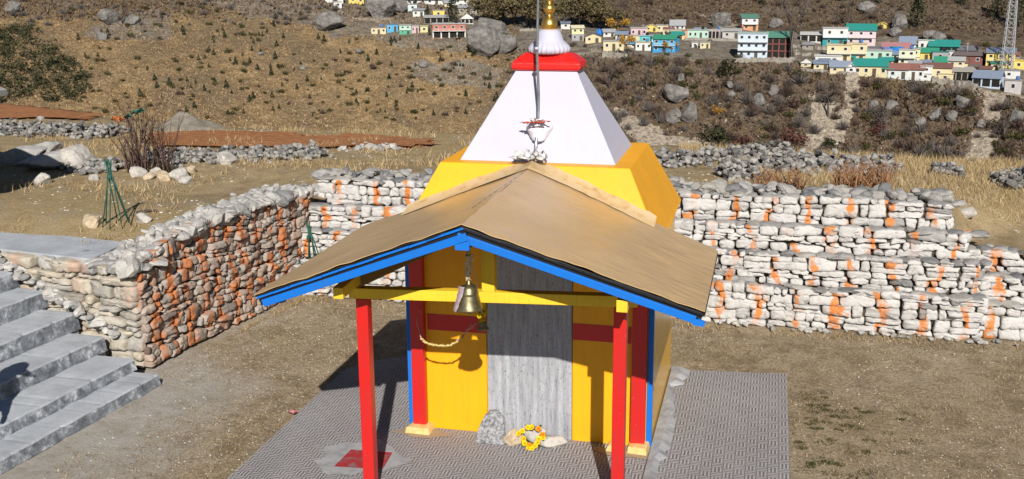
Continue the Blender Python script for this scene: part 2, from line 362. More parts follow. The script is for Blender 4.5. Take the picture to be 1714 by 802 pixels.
def leaves(C, size):
    """C (n,3) centres -> randomly turned quads"""
    n = len(C); a = nr.normal(0, 1, (n, 3)); a /= np.linalg.norm(a, axis=1)[:, None]
    b = nr.normal(0, 1, (n, 3)); b -= a*(a*b).sum(1)[:, None]; b /= np.linalg.norm(b, axis=1)[:, None]
    s = (size*nr.uniform(.6, 1.4, n))[:, None]
    return np.stack([C-a*s, C+b*s*.6, C+a*s, C-b*s*.6], 1).reshape(-1, 3)

# rock template
def ico(sub):
    bm = bmesh.new(); bmesh.ops.create_icosphere(bm, subdivisions=sub, radius=1)
    V = np.array([v.co[:] for v in bm.verts]); Fs = [tuple(v.index for v in f.verts) for f in bm.faces]; bm.free(); return V, Fs
ICO = {1: ico(1), 2: ico(2), 3: ico(3), 4: ico(4)}
def rock_verts(sub, seed, planes=11, rough=.05, flat=1.):
    V, Fs = ICO[sub]; g = np.random.default_rng(seed)
    nn = g.normal(0, 1, (planes, 3)); nn /= np.linalg.norm(nn, axis=1)[:, None]; dd = g.uniform(.55, .95, planes)
    dots = V@nn.T; r = np.where(dots > .05, dd/np.maximum(dots, .05), 9).min(1); r = np.minimum(r, 1.05)
    out = V*r[:, None]
    if rough:
        for i in range(len(out)):
            out[i] *= 1+rough*mnoise.noise(Vector(out[i]*2.7+seed % 97))+rough*.6*mnoise.noise(Vector(out[i]*6.3+seed % 91))
    return out, Fs
def add_rock(mb, c, size, seed, sub=2, rz=None, tilt=.25, tint=None, smooth=False, rough=.05):
    V, Fs = rock_verts(sub, seed, rough=rough); g = random.Random(seed)
    V = V*np.array(size)
    m3 = np.array((Matrix.Rotation(g.uniform(0, 6.28) if rz is None else rz, 3, 'Z') @ Matrix.Rotation(g.uniform(-tilt, tilt), 3, 'X') @ Matrix.Rotation(g.uniform(-tilt, tilt), 3, 'Y')))
    V = V@m3.T+np.array(c)
    mb.add(V, Fs, (g.random() if tint is None else tint, 0, 0), smooth)

# masonry face of fitted stones
def clip(poly, a, b, c):
    out = []; n = len(poly)
    for i in range(n):
        p = poly[i]; q = poly[(i+1) % n]; dp = a*p[0]+b*p[1]-c; dq = a*q[0]+b*q[1]-c
        if dp <= 0: out.append(p)
        if dp*dq < 0:
            t = dp/(dp-dq); out.append((p[0]+(q[0]-p[0])*t, p[1]+(q[1]-p[1])*t))
    return out
def masonry(mb, frame, L, H, w, h, seed, depth=.05, gap=.008, base=0., jit=.28, topf=None, uoff=0., drop=0.):
    """frame(u,v,n)->point.  Fitted stones over [0,L]x[base,H]"""
    g = random.Random(seed); pts = []; v = base
    while v < H+h*.3:
        hh = h*g.choice((.5, .75, .9, 1.1, 1.3, 1.6)); u = -w*g.random()
        while u < L+w*.5:
            ww = w*g.choice((.35, .55, .8, 1., 1.3, 1.7, 2.1)); pts.append((u+ww/2+g.uniform(-.1, .1)*ww, v+hh/2+g.uniform(-jit, jit)*hh, hh)); u += ww
        v += hh
    if drop: pts = [p for p in pts if g.random() > drop]
    asp = w/h*.8
    pts = [p for p in pts if -.01 < p[0] < L+.01 and p[1] < (topf(p[0]) if topf else H)-.01]
    A = np.array([(p[0]/asp, p[1]) for p in pts])
    for i, (pu, pv, hh) in enumerate(pts):
        top = topf(pu) if topf else H
        d = ((A-A[i])**2).sum(1); idx = np.argsort(d)[1:18]
        x, y = A[i]
        tt = top+g.uniform(-.03, .035); poly = [(0, base), (L/asp, base), (L/asp, tt), (0, tt)]
        for j in idx:
            bx, by = A[j]; a_, b_ = bx-x, by-y; c_ = (bx*bx+by*by-x*x-y*y)/2
            poly = clip(poly, a_, b_, c_)
            if len(poly) < 3: break
        if len(poly) < 3: continue
        emit_stone(mb, frame, [(p[0]*asp, p[1]) for p in poly], g, depth, gap, uoff)
def emit_stone(mb, frame, poly, g, depth, gap, uoff, c1=(.08, .2)):
    seed = g.randint(0, 99)
    cu = sum(p[0] for p in poly)/len(poly); cv = sum(p[1] for p in poly)/len(poly)
    q = []
    for a_, b_ in zip(poly, poly[1:]+poly[:1]):                      # long edges get extra points so outlines can wander
        n_ = max(1, int(math.hypot(b_[0]-a_[0], b_[1]-a_[1])/.07)); q += [(a_[0]+(b_[0]-a_[0])*t/n_, a_[1]+(b_[1]-a_[1])*t/n_) for t in range(n_)]
    poly = q
    for cc in (g.uniform(*c1)+.1, .25):
        q = []
        for a_, b_ in zip(poly, poly[1:]+poly[:1]):
            q.append((a_[0]*(1-cc)+b_[0]*cc, a_[1]*(1-cc)+b_[1]*cc)); q.append((a_[0]*cc+b_[0]*(1-cc), a_[1]*cc+b_[1]*(1-cc)))
        poly = q
    poly = [(p[0]+.014*mnoise.noise(Vector((p[0]*15, p[1]*15, seed))), p[1]+.013*mnoise.noise(Vector((p[0]*15, p[1]*15, seed+40)))) for p in poly]
    sz = min(max(p[0] for p in poly)-min(p[0] for p in poly), max(p[1] for p in poly)-min(p[1] for p in poly))
    if sz < .02: return
    sh = max(.5, 1-2*gap/sz); n = len(poly); dep = depth*g.uniform(.35, 1.4); tu = g.uniform(-.2, .2); tv = g.uniform(-.2, .25)
    V = []; T = []; rv = g.random(); ns = g.uniform(0, 99)
    for sc, dn in ((1.0, -.7), (1.0, .5), (.94, .9), (.55, 1.0)):
        for p in poly:
            du, dv = (p[0]-cu)*sh*sc, (p[1]-cv)*sh*sc
            nn = dep*dn
            if dn > .3: nn += du*tu+dv*tv+.024*mnoise.noise(Vector((du*11+ns, dv*15, ns)))+.016*mnoise.noise(Vector((du*28+ns, dv*36, ns)))
            V.append(frame(cu+du, cv+dv, nn)); T.append((rv, cu+du+uoff, cv+dv))
    V.append(frame(cu, cv, dep*1.02)); T.append((rv, cu+uoff, cv))
    Fs = []
    for r0 in range(3):
        for k2 in range(n): Fs.append((r0*n+k2, r0*n+(k2+1) % n, (r0+1)*n+(k2+1) % n, (r0+1)*n+k2))
    for k2 in range(n): Fs.append((3*n+k2, 3*n+(k2+1) % n, 4*n))
    mb.add(V, Fs, T, True)
def coursed(mb, frame, L, base, topf, w, h, seed, depth=.05, gap=.003, uoff=0., wav_=1.):
    """rough courses of long flat stones with thin shims between"""
    g = random.Random(seed); v = base; rows = []
    while v < max(topf(0), topf(L), topf(L/2))-.02: hh = h*g.choice((.55, .75, 1., 1.2, 1.45)); rows.append((v, hh)); v += hh
    wav = lambda u, r: wav_*.018*math.sin(u*2.3+r*1.7+seed)+wav_*.014*mnoise.noise(Vector((u*3.1, r*5., seed)))
    for r, (v0, hh) in enumerate(rows):
        u = -w*.3*g.random()
        while u < L:
            ww = w*g.choice((.3, .5, .65, .8, 1., 1.2, 1.5)); ww = max(ww, hh*.7); a, e = max(0, u), min(L, u+ww); u += ww
            if e-a < .04: continue
            bot = [v0+wav(a, r), v0+wav(e, r)] if r else [base, base]
            lim = topf((a+e)/2)
            top = [min(lim+.02, v0+hh+wav(a, r+1)), min(lim+.02, v0+hh+wav(e, r+1))]
            if top[0]-bot[0] < .025: continue
            j = lambda k=.019: g.uniform(-k*.9, k*.9)
            if hh > h*1.1 and ww > w*.7 and g.random() < .35:       # two shims in place of one block
                f = g.uniform(.35, .65); m0 = bot[0]+(top[0]-bot[0])*f+j(.01); m1 = bot[1]+(top[1]-bot[1])*f+j(.01)
                emit_stone(mb, frame, [(a+j(), bot[0]), (e+j(), bot[1]), (e+j(), m1), (a+j(), m0)], g, depth, gap, uoff, (.02, .12))
                cut = a+(e-a)*g.uniform(.35, .65)
                if g.random() < .5: emit_stone(mb, frame, [(a+j(), m0), (cut+j(), (m0+m1)/2), (cut+j(), (top[0]+top[1])/2), (a+j(), top[0])], g, depth, gap, uoff, (.02, .12)); a = cut; m0 = (m0+m1)/2
                emit_stone(mb, frame, [(a+j(), m0), (e+j(), m1), (e+j(), top[1]), (a+j(), top[0])], g, depth, gap, uoff, (.02, .12))
            else:
                emit_stone(mb, frame, [(a+j(), bot[0]+j(.012)), (e+j(), bot[1]+j(.012)), (e+j(), top[1]+j(.012)), ((a+e)/2+j(.03), (top[0]+top[1])/2+g.uniform(-.005, .022)), (a+j(), top[0]+j(.012))], g, depth, g.choice((gap, gap, gap*2.2)), uoff, (.03, .2))

# ------------------------------------------------------------------ terrain functions
EDGE_X = [-400, 0, 180, 400, 760, 1100, 1350, 1714, 2100]; EDGE_ROW = [150, 166, 186, 211, 222, 245, 258, 277, 290]
def row_tan(row): return math.tan(PIT-math.atan((401-row)/F))
def plat(x, y):
    dx, dy = x-CX, y-CY; d = math.hypot(dx, dy); az = math.atan2(-dx, dy)-YAW
    xi = 857-F*math.tan(max(-1.2, min(1.2, az)))/1.02
    row = np.interp(xi, EDGE_X, EDGE_ROW)
    re = 2.25/max(.02, row_tan(row)*max(.3, math.cos(az))-.05)
    z = min(1.5-.05*(d-15), 1.45)
    if x < -3.7 and y < 9:
        q = max(0, min(1, (y-5)/4)); q = q*q*(3-2*q); z = z+(float(np.interp(y, [1, 1.9, 2.6, 3.4, 4.8, 9], [1.17, 1.18, 1.30, 1.34, 1.26, 1.4]))-z)*(1-q)*min(1, (-3.7-x)/.3)
    if x > 4.4:
        s = lambda a, b, t: (lambda q: q*q*(3-2*q))(max(0, min(1, (t-a)/(b-a))))
        z = z+(0.95-z)*s(4.42, 4.62+max(0, y-5.2)*1.1, x)*(1-s(5.2, 8.8, y))
    z += (1 if x > -4 else max(0, min(1, (y-1.9)/1.2)))*(.05*mnoise.noise(Vector((x*.7, y*.7, 0)))+.025*mnoise.noise(Vector((x*2.3, y*2.3, 4))))
    if d > re: z -= (d-re)*1.1
    return z
def on_plat(px, py):
    d = ray(px, py); t = 9.
    while t < 70:
        p = CO+d*t
        if p[2] < plat(p[0], p[1]): break
        t += .05
    return CO+d*t

# far hill: rows of the skyline profile per bearing
BX = [-900, 0, 300, 600, 780, 940, 1000, 1100, 1240, 1330, 1420, 1560, 1640, 1714, 2600]
B_FOOT = [225, 225, 228, 235, 240, 250, 255, 262, 280, 285, 290, 300, 305, 310, 320]
B_CT = [112, 112, 110, 62, 74, 76, 86, 95, 101, 109, 129, 139, 151, 172, 190]
B_DCT = [375, 375, 375, 395, 385, 380, 372, 368, 366, 364, 360, 358, 356, 352, 350]
B_TOP = [0, 0, 0, 8, 18, 22, 30, 36, 36, 40, 44, 52, 58, 62, 70]
HN = {}
def hill_row(xi, d):
    k_ = round(xi/4)
    if k_ not in HN:
        f_, ct, dct, tp = (float(np.interp(xi, BX, q)) for q in (B_FOOT, B_CT, B_DCT, B_TOP)); HN[k_] = ([60, 250, 322, dct, 440, 475, 560, 720, 1000], [900, 420, f_, ct, tp, tp-38, tp-130, tp-270, tp-380])
    return np.interp(d, *HN[k_])
_cols = np.arange(-120, 1860, 10); _ds = np.linspace(310, 720, 411); _tab = [-np.array([hill_row(c, d) for d in _ds]) for c in _cols]
def hill_d(xi, row): return float(np.interp(-row, _tab[int(min(len(_cols)-1, max(0, round((xi+120)/10))))], _ds))
def az_of(xi): return math.atan((xi-857)/F*1.022)      # bearing right of the view axis
def hill_z(az, d):
    xi = 857+F*math.tan(az)/1.022
    row = hill_row(xi, d); kk = (401-row)/F-(xi-857)/F*math.sin(ROL)*-1
    z = CZ+d*math.cos(az)*math.tan(math.atan(kk)-PIT)
    x, y = hill_xy(az, d)
    a = min(1, max(0, (d-290)/30))
    z += a*(2.2*mnoise.noise(Vector((x*.022, y*.022, 3)))+1.0*mnoise.noise(Vector((x*.07, y*.07, 1)))+.5*mnoise.noise(Vector((x*.19, y*.19, 7))))
    return z
def hill_xy(az, d):
    t = YAW-az; return CX-d*math.sin(t), CY+d*math.cos(t)
def hill_pt(xi, row, sink=0.):
    # walk along the bearing until the surface shows at the row
    az = az_of(xi); d = hill_d(xi, row)
    for _ in range(4):
        x, y = hill_xy(az, d); z = hill_z(az, d); u, v, _z = proj((x, y, z))
        d2 = hill_d(xi, row+(hill_row(xi, d)-v)); az += (xi-u)/F
        if abs(d2-d) < .2: break
        d = d*.4+d2*.6
    x, y = hill_xy(az, d); return np.array([x, y, hill_z(az, d)-sink]), d

# ------------------------------------------------------------------ setting meshes
def sheet(name, V, Fs, mat, kind='structure', smooth=False):
    me = bpy.data.meshes.new(name); me.from_pydata([tuple(p) for p in V], [], Fs); me.materials.append(mat)
    if smooth: me.polygons.foreach_set('use_smooth', [True]*len(Fs))
    o = bpy.data.objects.new(name, me); COL.objects.link(o); o['kind'] = kind; return o
# court ground
V = []; Fs = []; nx, ny = 150, 120
for j in range(ny+1):
    for i in range(nx+1):
        x = -9+26*i/nx; y = -14+18.9*j/ny
        V.append((x, y, .018*mnoise.noise(Vector((x*.8, y*.8, 0)))+.010*mnoise.noise(Vector((x*3, y*3, 2)))-.032))
for j in range(ny):
    for i in range(nx): a = j*(nx+1)+i; Fs.append((a, a+1, a+nx+2, a+nx+1))
sheet('ground', V, Fs, M['court'], smooth=True)

WA = Vector((-4.75, .95, 0)); WB = Vector((-4.19, 4.75, 0))     # left wall foot line
def wall_x(y): return WA.x+(WB.x-WA.x)*(y-WA.y)/(WB.y-WA.y)
# upper field
def in_court(x, y):
    if y < 1.78 and x < -5.5: return x > -10.1
    if y < 1.0: return True
    if y < 4.62: return x > wall_x(y)-.10
    if y < 4.9: return -4.0 < x < 4.75
    return False
V = []; Fs = []; idx = {}
xs = np.concatenate([np.arange(-45, -14, .6), np.arange(-14, 14, .2), np.arange(14, 32, .6)])
ys = np.concatenate([np.arange(-6, 1, .25), np.arange(1, 14, .18), np.arange(14, 60, .5)])
for j, y in enumerate(ys):
    for i, x in enumerate(xs):
        V.append((x, y, plat(x, y)))
nx = len(xs)
for j in range(len(ys)-1):
    for i in range(nx-1):
        x, y = (xs[i]+xs[i+1])/2, (ys[j]+ys[j+1])/2
        if in_court(x, y): continue
        a = j*nx+i
        if V[a][2] < -22: continue
        Fs.append((a, a+1, a+nx+1, a+nx))
sheet('field', V, Fs, M['pasture'], smooth=True)

# hillside
def pin(poly, x, y):
    c = False; n = len(poly)
    for i in range(n):
        x1, y1 = poly[i]; x2, y2 = poly[i-1]
        if (y1 > y) != (y2 > y) and x < (x2-x1)*(y-y1)/(y2-y1)+x1: c = not c
    return c
SCREE = [[(1018, 183), (1050, 185), (1110, 215), (1195, 245), (1180, 260), (1080, 250), (1040, 215)], [(1352, 165), (1395, 185), (1400, 250), (1340, 262), (1345, 210)], [(1398, 120), (1428, 125), (1425, 180), (1405, 245), (1385, 240), (1408, 170)],
         [(1615, 215), (1655, 220), (1655, 300), (1605, 300)], [(1632, 150), (1668, 160), (1660, 200), (1635, 215)], [(1150, 20), (1235, 35), (1235, 48), (1195, 42)], [(950, 78), (1000, 72), (1005, 78), (960, 92)], [(1310, 100), (1345, 104), (1440, 128), (1440, 133), (1330, 112)],
         [(570, 14), (660, 34), (668, 42), (640, 36), (580, 22)], [(1640, 152), (1714, 172), (1714, 178), (1640, 158)]]
GREY = [[(520, -5), (700, -5), (850, 40), (860, 80), (780, 92), (650, 70), (560, 60)], [(860, 40), (1400, 50), (1720, 100), (1720, 160), (1560, 145), (1400, 130), (1240, 100), (1000, 92), (860, 90)],
        [(380, -10), (520, -10), (560, 40), (430, 30)], [(220, 10), (330, 20), (300, 70), (170, 65)], [(690, 100), (850, 110), (840, 150), (720, 140)], [(1500, 138), (1640, 150), (1640, 168), (1500, 160)]]
ds = np.concatenate([np.arange(60, 300, 20), np.arange(300, 480, 1.3), np.arange(480, 1000, 8)])
azs = np.linspace(R_(-36), R_(36), 420)
V = []; Fs = []; Z = []
for d in ds:
    for a in azs:
        x, y = hill_xy(a, d); V.append((x, y, hill_z(a, d)))
        xi = 857+F*math.tan(a)/1.022; row = hill_row(xi, d); xi0 = xi
        jv = Vector((x*.06, y*.06, 2)); xi += 16*mnoise.noise(jv)+9*mnoise.noise(jv*3.1); row += 9*mnoise.noise(jv*1.3+Vector((9, 0, 0)))+5*mnoise.noise(jv*3.7)
        r = np.interp(xi, [700, 860, 1000], [0, .6, 1]); r = max(r, np.interp(row, [10, 45], [.55, 0]) if xi < 700 else 0)
        b = max([.72 for q in GREY if pin(q, xi, row)] or [0]); s = max([.9 for q in SCREE if pin(q, xi, row)] or [0])
        Z.append((r, s, b, 1))
na = len(azs)
for j in range(len(ds)-1):
    for i in range(na-1): q = j*na+i; Fs.append((q, q+1, q+na+1, q+na))
ho = sheet('hillside', V, Fs, M['hill'], smooth=True)
ca = ho.data.color_attributes.new('zone', 'FLOAT_COLOR', 'POINT'); ca.data.foreach_set('color', np.array(Z, np.float32).ravel())

# ------------------------------------------------------------------ paved plinth
def slab(name, poly, z0, z1, mat, kind='structure'):
    n = len(poly); V = [(x, y, z0) for x, y in poly]+[(x, y, z1) for x, y in poly]
    return sheet(name, V, [tuple(range(n, 2*n))]+[(i, (i+1) % n, n+(i+1) % n, n+i) for i in range(n)], mat, kind)
slab('pavement', [(-2.46, -4), (2.52, -4), (2.49, 2.27), (1.9, 2.22), (1.24, 2.14), (1.2, 2.1), (-1.2, 2.1), (-1.75, 2.05), (-2.2, 1.72), (-2.45, 1.35)], -.05, .012, M['paver'])
# mortar strip along the right side wall, ragged
g = random.Random(3); P1 = []; P2 = []
for i in range(40):
    y = -2.2+4.35*i/39; P1.append((1.215, y)); P2.append((1.30+.05*g.random()+.06*math.sin(y*3.1)*g.random()+(.08 if y > 1.6 else 0)+.05*(y < .4), y))
V = []; Fs = []
for (a, y), (b, _) in zip(P1, P2): V += [(a, y, .045), ((a+b)/2, y, .05+.012*g.random()), (b, y, .0165)]
for i in range(39):
    for q in (0, 1): s_ = i*3+q; Fs.append((s_, s_+1, s_+4, s_+3))
sheet('mortar_edge', V, Fs, M['cement'])
# worn red paint squares round the post feet
def quadsheet(name, pts, z, mat): return sheet(name, [(x, y, z) for x, y in pts], [tuple(range(len(pts)))], mat)
quadsheet('red_floor_marking', [(-1.60, -1.06), (-1.14, -1.02), (-1.17, -.66), (-1.58, -.68)], .0205, M['redpatch'])
quadsheet('red_floor_marking', [(1.27, -.72), (1.75, -.76), (1.72, -1.25), (1.25, -1.2)], .0205, M['redpatch'])
def blob(cx, cy, rx, ry, seed, n=40):
    g = random.Random(seed); ph = [g.uniform(0, 6) for _ in range(4)]
    return [(cx+rx*math.cos(t)*(1+.16*math.sin(3*t+ph[0])+.1*math.sin(7*t+ph[1])), cy+ry*math.sin(t)*(1+.16*math.sin(4*t+ph[2])+.08*math.sin(9*t+ph[3]))) for t in (2*math.pi*i/n for i in range(n))]
quadsheet('cement_smear', blob(-1.45, -.82, .42, .36, 4), .0165, M['cement'])
quadsheet('paint_stain', blob(-1.05, -.14, .27, .12, 9), .0165, M['stain'])
quadsheet('paint_stain', blob(1.03, -.16, .30, .13, 5), .0165, M['stain'])

# ------------------------------------------------------------------ the temple
def kid(mb, name, mat, root, bevel=0.):
    o = mb.build(name, mat, root, bevel)
    if root.type == 'EMPTY' and root.parent is None: o.location = -root.location
    return o
T = empty('temple', (0, 1.054, 0))
tag(T, 'small yellow temple with white pyramid spire, golden finial and tan gabled porch on red posts', 'temple')
D = 2.108; c_ = D/2; e_ = c_-1.2
b = MB(); b.box((-1.2, .03, 0), (1.2, D, 2.0)); kid(b, 'wall', M['ochre'], T)
for x0, x1 in ((-1.2, -.408), (.442, 1.2)):
    b = MB(); b.box((x0, 0, 0), (x1, .0295, 2.0)); kid(b, 'front_panel', M['yellow'], T, .006)
b = MB(); b.box((-.40, .006, .0), (.434, .029, 2.0)); kid(b, 'door', M['door'], T, .004)
for x0, x1 in ((-1.0, -.41), (.444, 1.0)):
    b = MB(); b.box((x0, -.004, 1.045), (x1, -.0005, 1.21)); kid(b, 'red_band', M['red'], T)
for x in (-1.085, 1.085):
    b = MB(); b.box((x-.068, -.085, .05), (x+.068, -.0008, 2.02)); kid(b, 'pilaster', M['red'], T, .008)
    s = -1 if x < 0 else 1
    b = MB(); b.box((min(s*1.162, s*1.212), -.02, .015), (max(s*1.162, s*1.212), .03, 2.0)); kid(b, 'corner_strip', M['blue'], T, .004)
def pedestal(x0, x1, y0, y1, h, seed):
    b = MB(); g = random.Random(seed); j = lambda: g.uniform(-.014, .014)
    q = [(x0, y0), (x1, y0), (x1, y1), (x0, y1)]
    b.hexa([(x+j(), y+j(), .0) for x, y in q], [(x+(.02 if x == x0 else -.02)+j(), y+(.02 if y == y0 else 0)+j(), h+j()*.5) for x, y in q])
    return kid(b, 'pedestal', M['pedestal'], T, .012)
pedestal(-1.20, -.95, -.20, -.001, .075, 1); pedestal(.985, 1.205, -.20, -.001, .075, 2); pedestal(.80, .965, -.19, -.001, .06, 3)
def frus(b, a0, a1, z0, z1):
    q = lambda a, z: [(-a, c_-a-e_, z), (a, c_-a-e_, z), (a, c_+a+e_, z), (-a, c_+a+e_, z)]
    b.hexa(q(a0, z0), q(a1, z1))
b = MB(); frus(b, 1.262, 1.252, 1.985, 2.01); frus(b, 1.25, .92, 2.0102, 2.6635); kid(b, 'tower_base', M['yellow'], T, .008)
# ridge of the ledge at the pole foot
b = MB(); frus(b, .766, .305, 2.660, 3.497); kid(b, 'spire', M['white'], T, .006)
b = MB(); frus(b, .318, .345, 3.4975, 3.512); frus(b, .345, .343, 3.5122, 3.575); frus(b, .343, .235, 3.5752, 3.662); kid(b, 'spire_cap', M['capred'], T, .012)
pr = [(.165, 3.655, .10), (.185, 3.675, .13), (.192, 3.71, .10), (.176, 3.742, .05), (.155, 3.765, .02), (.141, 3.785), (.130, 3.815), (.120, 3.845), (.105, 3.87), (.08, 3.886), (.05, 3.893)]
b = MB(); b.lathe((0, c_, 0), pr, 96, flute=24); kid(b, 'fluted_crown', M['white'], T)
pr = [(.068, 3.885), (.076, 3.90), (.076, 3.925), (.081, 3.93), (.081, 3.938), (.072, 3.97), (.05, 4.0), (.03, 4.02), (.024, 4.035), (.03, 4.042), (.052, 4.06), (.063, 4.085), (.063, 4.09), (.056, 4.115), (.035, 4.135), (.022, 4.15), (.022, 4.165), (.045, 4.18), (.05, 4.20), (.03, 4.23), (.016, 4.26), (.02, 4.28), (.004, 4.36)]
b = MB(); b.lathe((0, c_, 0), pr, 40); kid(b, 'finial', M['gold'], T)
# --- porch roof: two slopes with slightly rippled edges
RZ, EZ = 2.667, 1.975
FA, BA = Vector((0, -2.23, RZ)), Vector((0, .20, RZ))
FLc, BLc = Vector((-1.763, -2.09, EZ)), Vector((-1.763, .30, EZ)); FRc, BRc = Vector((1.763, -1.79, EZ)), Vector((1.763, .06, EZ))
def slope(b, A0, A1, B0, B1, th, seed, drop=0.):
    """A ridge front/back, B eave front/back"""
    n, mm = 44, 30; V = []; Fs = []
    for layer in (0, 1):
        for i in range(n+1):
            s = i/n
            for j in range(mm+1):
                t = j/mm; p = (A0.lerp(B0, s)).lerp(A1.lerp(B1, s), t)
                wv = .010*mnoise.noise(Vector((s*5+seed, t*4, 0)))+.007*mnoise.noise(Vector((s*9+seed, t*15, 5)))
                if t < .04: p = p+Vector((0, .012*mnoise.noise(Vector((s*11+seed, 3, 0))), .010*mnoise.noise(Vector((s*13+seed, 8, 0)))))
                V.append((p.x, p.y, p.z+wv-th*layer-drop))
    o = (n+1)*(mm+1); fl = A0.x > B0.x
    for i in range(n):
        for j in range(mm):
            a = i*(mm+1)+j; q = (a, a+1, a+mm+2, a+mm+1)
            Fs.append(q if fl else q[::-1]); q2 = tuple(x+o for x in q); Fs.append(q2[::-1] if fl else q2)
    for i in range(n):
        for j in (0, mm):
            a = i*(mm+1)+j; q = (a, a+mm+1, a+mm+1+o, a+o); Fs.append(q)
    for j in range(mm):
        a = n*(mm+1)+j; Fs.append((a, a+1, a+1+o, a+o))
    b.add(V, Fs, smooth=False); 
    for q in range(len(Fs)): b.sm[-1-q] = True
b = MB(); slope(b, FA, BA, FLc, BLc, .006, 1); slope(b, FA, BA, FRc, BRc, .006, 9); rs = kid(b, 'roof_sheet', M['roof'], T)
es = rs.modifiers.new('edges', 'EDGE_SPLIT'); es.split_angle = R_(40)
dn = Vector((0, .012, -.016))
b = MB(); slope(b, FA+dn, BA+dn, FLc+dn, BLc+dn, .012, 4); slope(b, FA+dn, BA+dn, FRc+dn, BRc+dn, .018, 6); kid(b, 'bitumen_felt', M['black'], T)
# thin torn seam on the sheet
for s0, s1, X in ((.12, .48, .10),):
    b = MB()
    for q in range(9):
        t0 = .30+.055*q; x = -.02-.10*(1-q/9)
        p = FA.lerp(BA, t0); z = RZ+.3926*x*1 if x < 0 else RZ
        b.add([(x, p.y, z+.006), (x+.006, p.y+.004, z+.006), (x+.014, p.y+.09, z+.008), (x+.009, p.y+.09, z+.008)], [(0, 1, 2, 3)])
    kid(b, 'roof_seam', M['black'], T)
# boards under the roof
dn = Vector((0, .05, -.04))
b = MB()
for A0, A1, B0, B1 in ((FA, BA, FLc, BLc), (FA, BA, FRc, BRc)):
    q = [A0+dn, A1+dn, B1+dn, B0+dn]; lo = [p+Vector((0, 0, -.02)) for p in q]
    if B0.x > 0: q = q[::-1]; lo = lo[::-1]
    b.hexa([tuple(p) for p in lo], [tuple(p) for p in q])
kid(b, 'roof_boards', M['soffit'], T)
# fascias: a narrow upper strip and a deep lower board on each rake
for A0, B0 in ((FA, FLc), (FA, FRc)):
    s = -1 if B0.x < 0 else 1; y = Vector((0, .03, 0)); d = (B0-A0)
    up_ = Vector((0, 0, 1)); nrm = Vector((0, 1, 0)).cross(d).normalized(); nrm = nrm if nrm.z > 0 else -nrm
    b = MB()
    for i in range(12):
        a = A0+d*(i/12+.002)+Vector((0, .024, 0))-nrm*.038; e = A0+d*((i+1)/12)+Vector((0, .024, 0))-nrm*.038
        jz = .006*mnoise.noise(Vector((i*1.3, s*3, 0)))
        b.beam(a+Vector((0, 0, jz)), e+Vector((0, 0, jz)), .020, .017, nrm)
    kid(b, 'fascia_strip', M['blue' if s < 0 else 'black'], T)
    b = MB(); b.beam(A0+Vector((0, .045, 0))-nrm*.070, B0+Vector((0, .045, 0))-nrm*.065, .02, .085, nrm); kid(b, 'fascia_backing', M['black'], T)
    b = MB(); a = A0+Vector((0, .004, 0))-nrm*.104; e = B0+Vector((0, .004, 0))-nrm*.092-d*.022
    b.beam(a, e, .025, .060, nrm); kid(b, 'fascia_board', M['blue'], T, .004)
# splintered end of the right board
b = MB(); p = FRc+Vector((-.055, .0, -.082)); b.beam(p, p+Vector((.055, 0, -.022)), .022, .045); b.beam(p+Vector((-.03, -.02, .0)), p+Vector((.02, -.015, -.01)), .01, .05); kid(b, 'broken_board_end', M['blue'], T)
# mortar flashing where the porch meets the tower
def ty(z): return .287-.0+(-.333)*0 if False else (c_-(1.25+(.92-1.25)*(z-2.0)/.6635)-e_)
b = MB(); Vt = []
for s in (-1, 1):
    n = 16
    rows = []
    for i in range(n+1):
        t = i/n; x = 1.20*t*s; zr = RZ-abs(x)*.3926
        g_ = random.Random(i*3+s)
        zt = min(zr+.075+.008*g_.uniform(-1, 1), 2.672); y1 = ty(min(zt, 2.66))-.004
        back = (BLc if s < 0 else BRc).y; yb = .20+(back-.20)*abs(x)/1.763
        rows.append(((x, min(ty(zr), .2)-.16-.02*g_.random(), zr+.010), (x, y1-.045, zr+.042+.008*g_.random()), (x, y1, zt)))
    V = [p for r in rows for p in r]; Fs = []
    for i in range(n):
        for q in (0, 1):
            a = i*3+q; f = (a, a+1, a+4, a+3); Fs.append(f if s < 0 else f[::-1])
    b.add(V, Fs, smooth=True)
kid(b, 'roof_flashing', M['flash'], T)
# --- timber frame
def bz(x): return 1.885+.0325*x
for x in (-1.087, 1.087):
    b = MB(); b.box((x-.052, -1.51, .0), (x+.052, -1.406, bz(x)-.046)); kid(b, 'post', M['red'], T, .006)
b = MB(); b.beam((-1.20, -1.458, bz(-1.2)), (1.22, -1.458, bz(1.22)), .10, .09); kid(b, 'tie_beam', M['beam'], T, .005)
b = MB(); b.box((-.045, -1.508, bz(0)+.046), (.062, -1.415, 2.50)); kid(b, 'king_post', M['beam'], T, .005)
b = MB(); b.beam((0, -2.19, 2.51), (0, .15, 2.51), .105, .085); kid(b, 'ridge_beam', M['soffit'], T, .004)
b = MB(); b.box((-.055, -2.225, 2.462), (.055, -2.191, 2.556)); kid(b, 'ridge_beam_end', M['blue'], T, .004)
for s in (-1, 1):
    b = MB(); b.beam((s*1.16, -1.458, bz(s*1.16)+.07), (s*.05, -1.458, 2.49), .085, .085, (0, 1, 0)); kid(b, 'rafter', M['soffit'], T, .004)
    b = MB(); b.beam((s*1.15+.02*(s < 0), -1.90, 1.985+.02*s), (s*1.15, .0, 2.03), .085, .095); kid(b, 'purlin', M['beam'], T, .005)
    b = MB(); b.beam((s*.62, -1.95, 2.31), (s*.62, .1, 2.33), .06, .06); kid(b, 'purlin', M['soffit'], T)

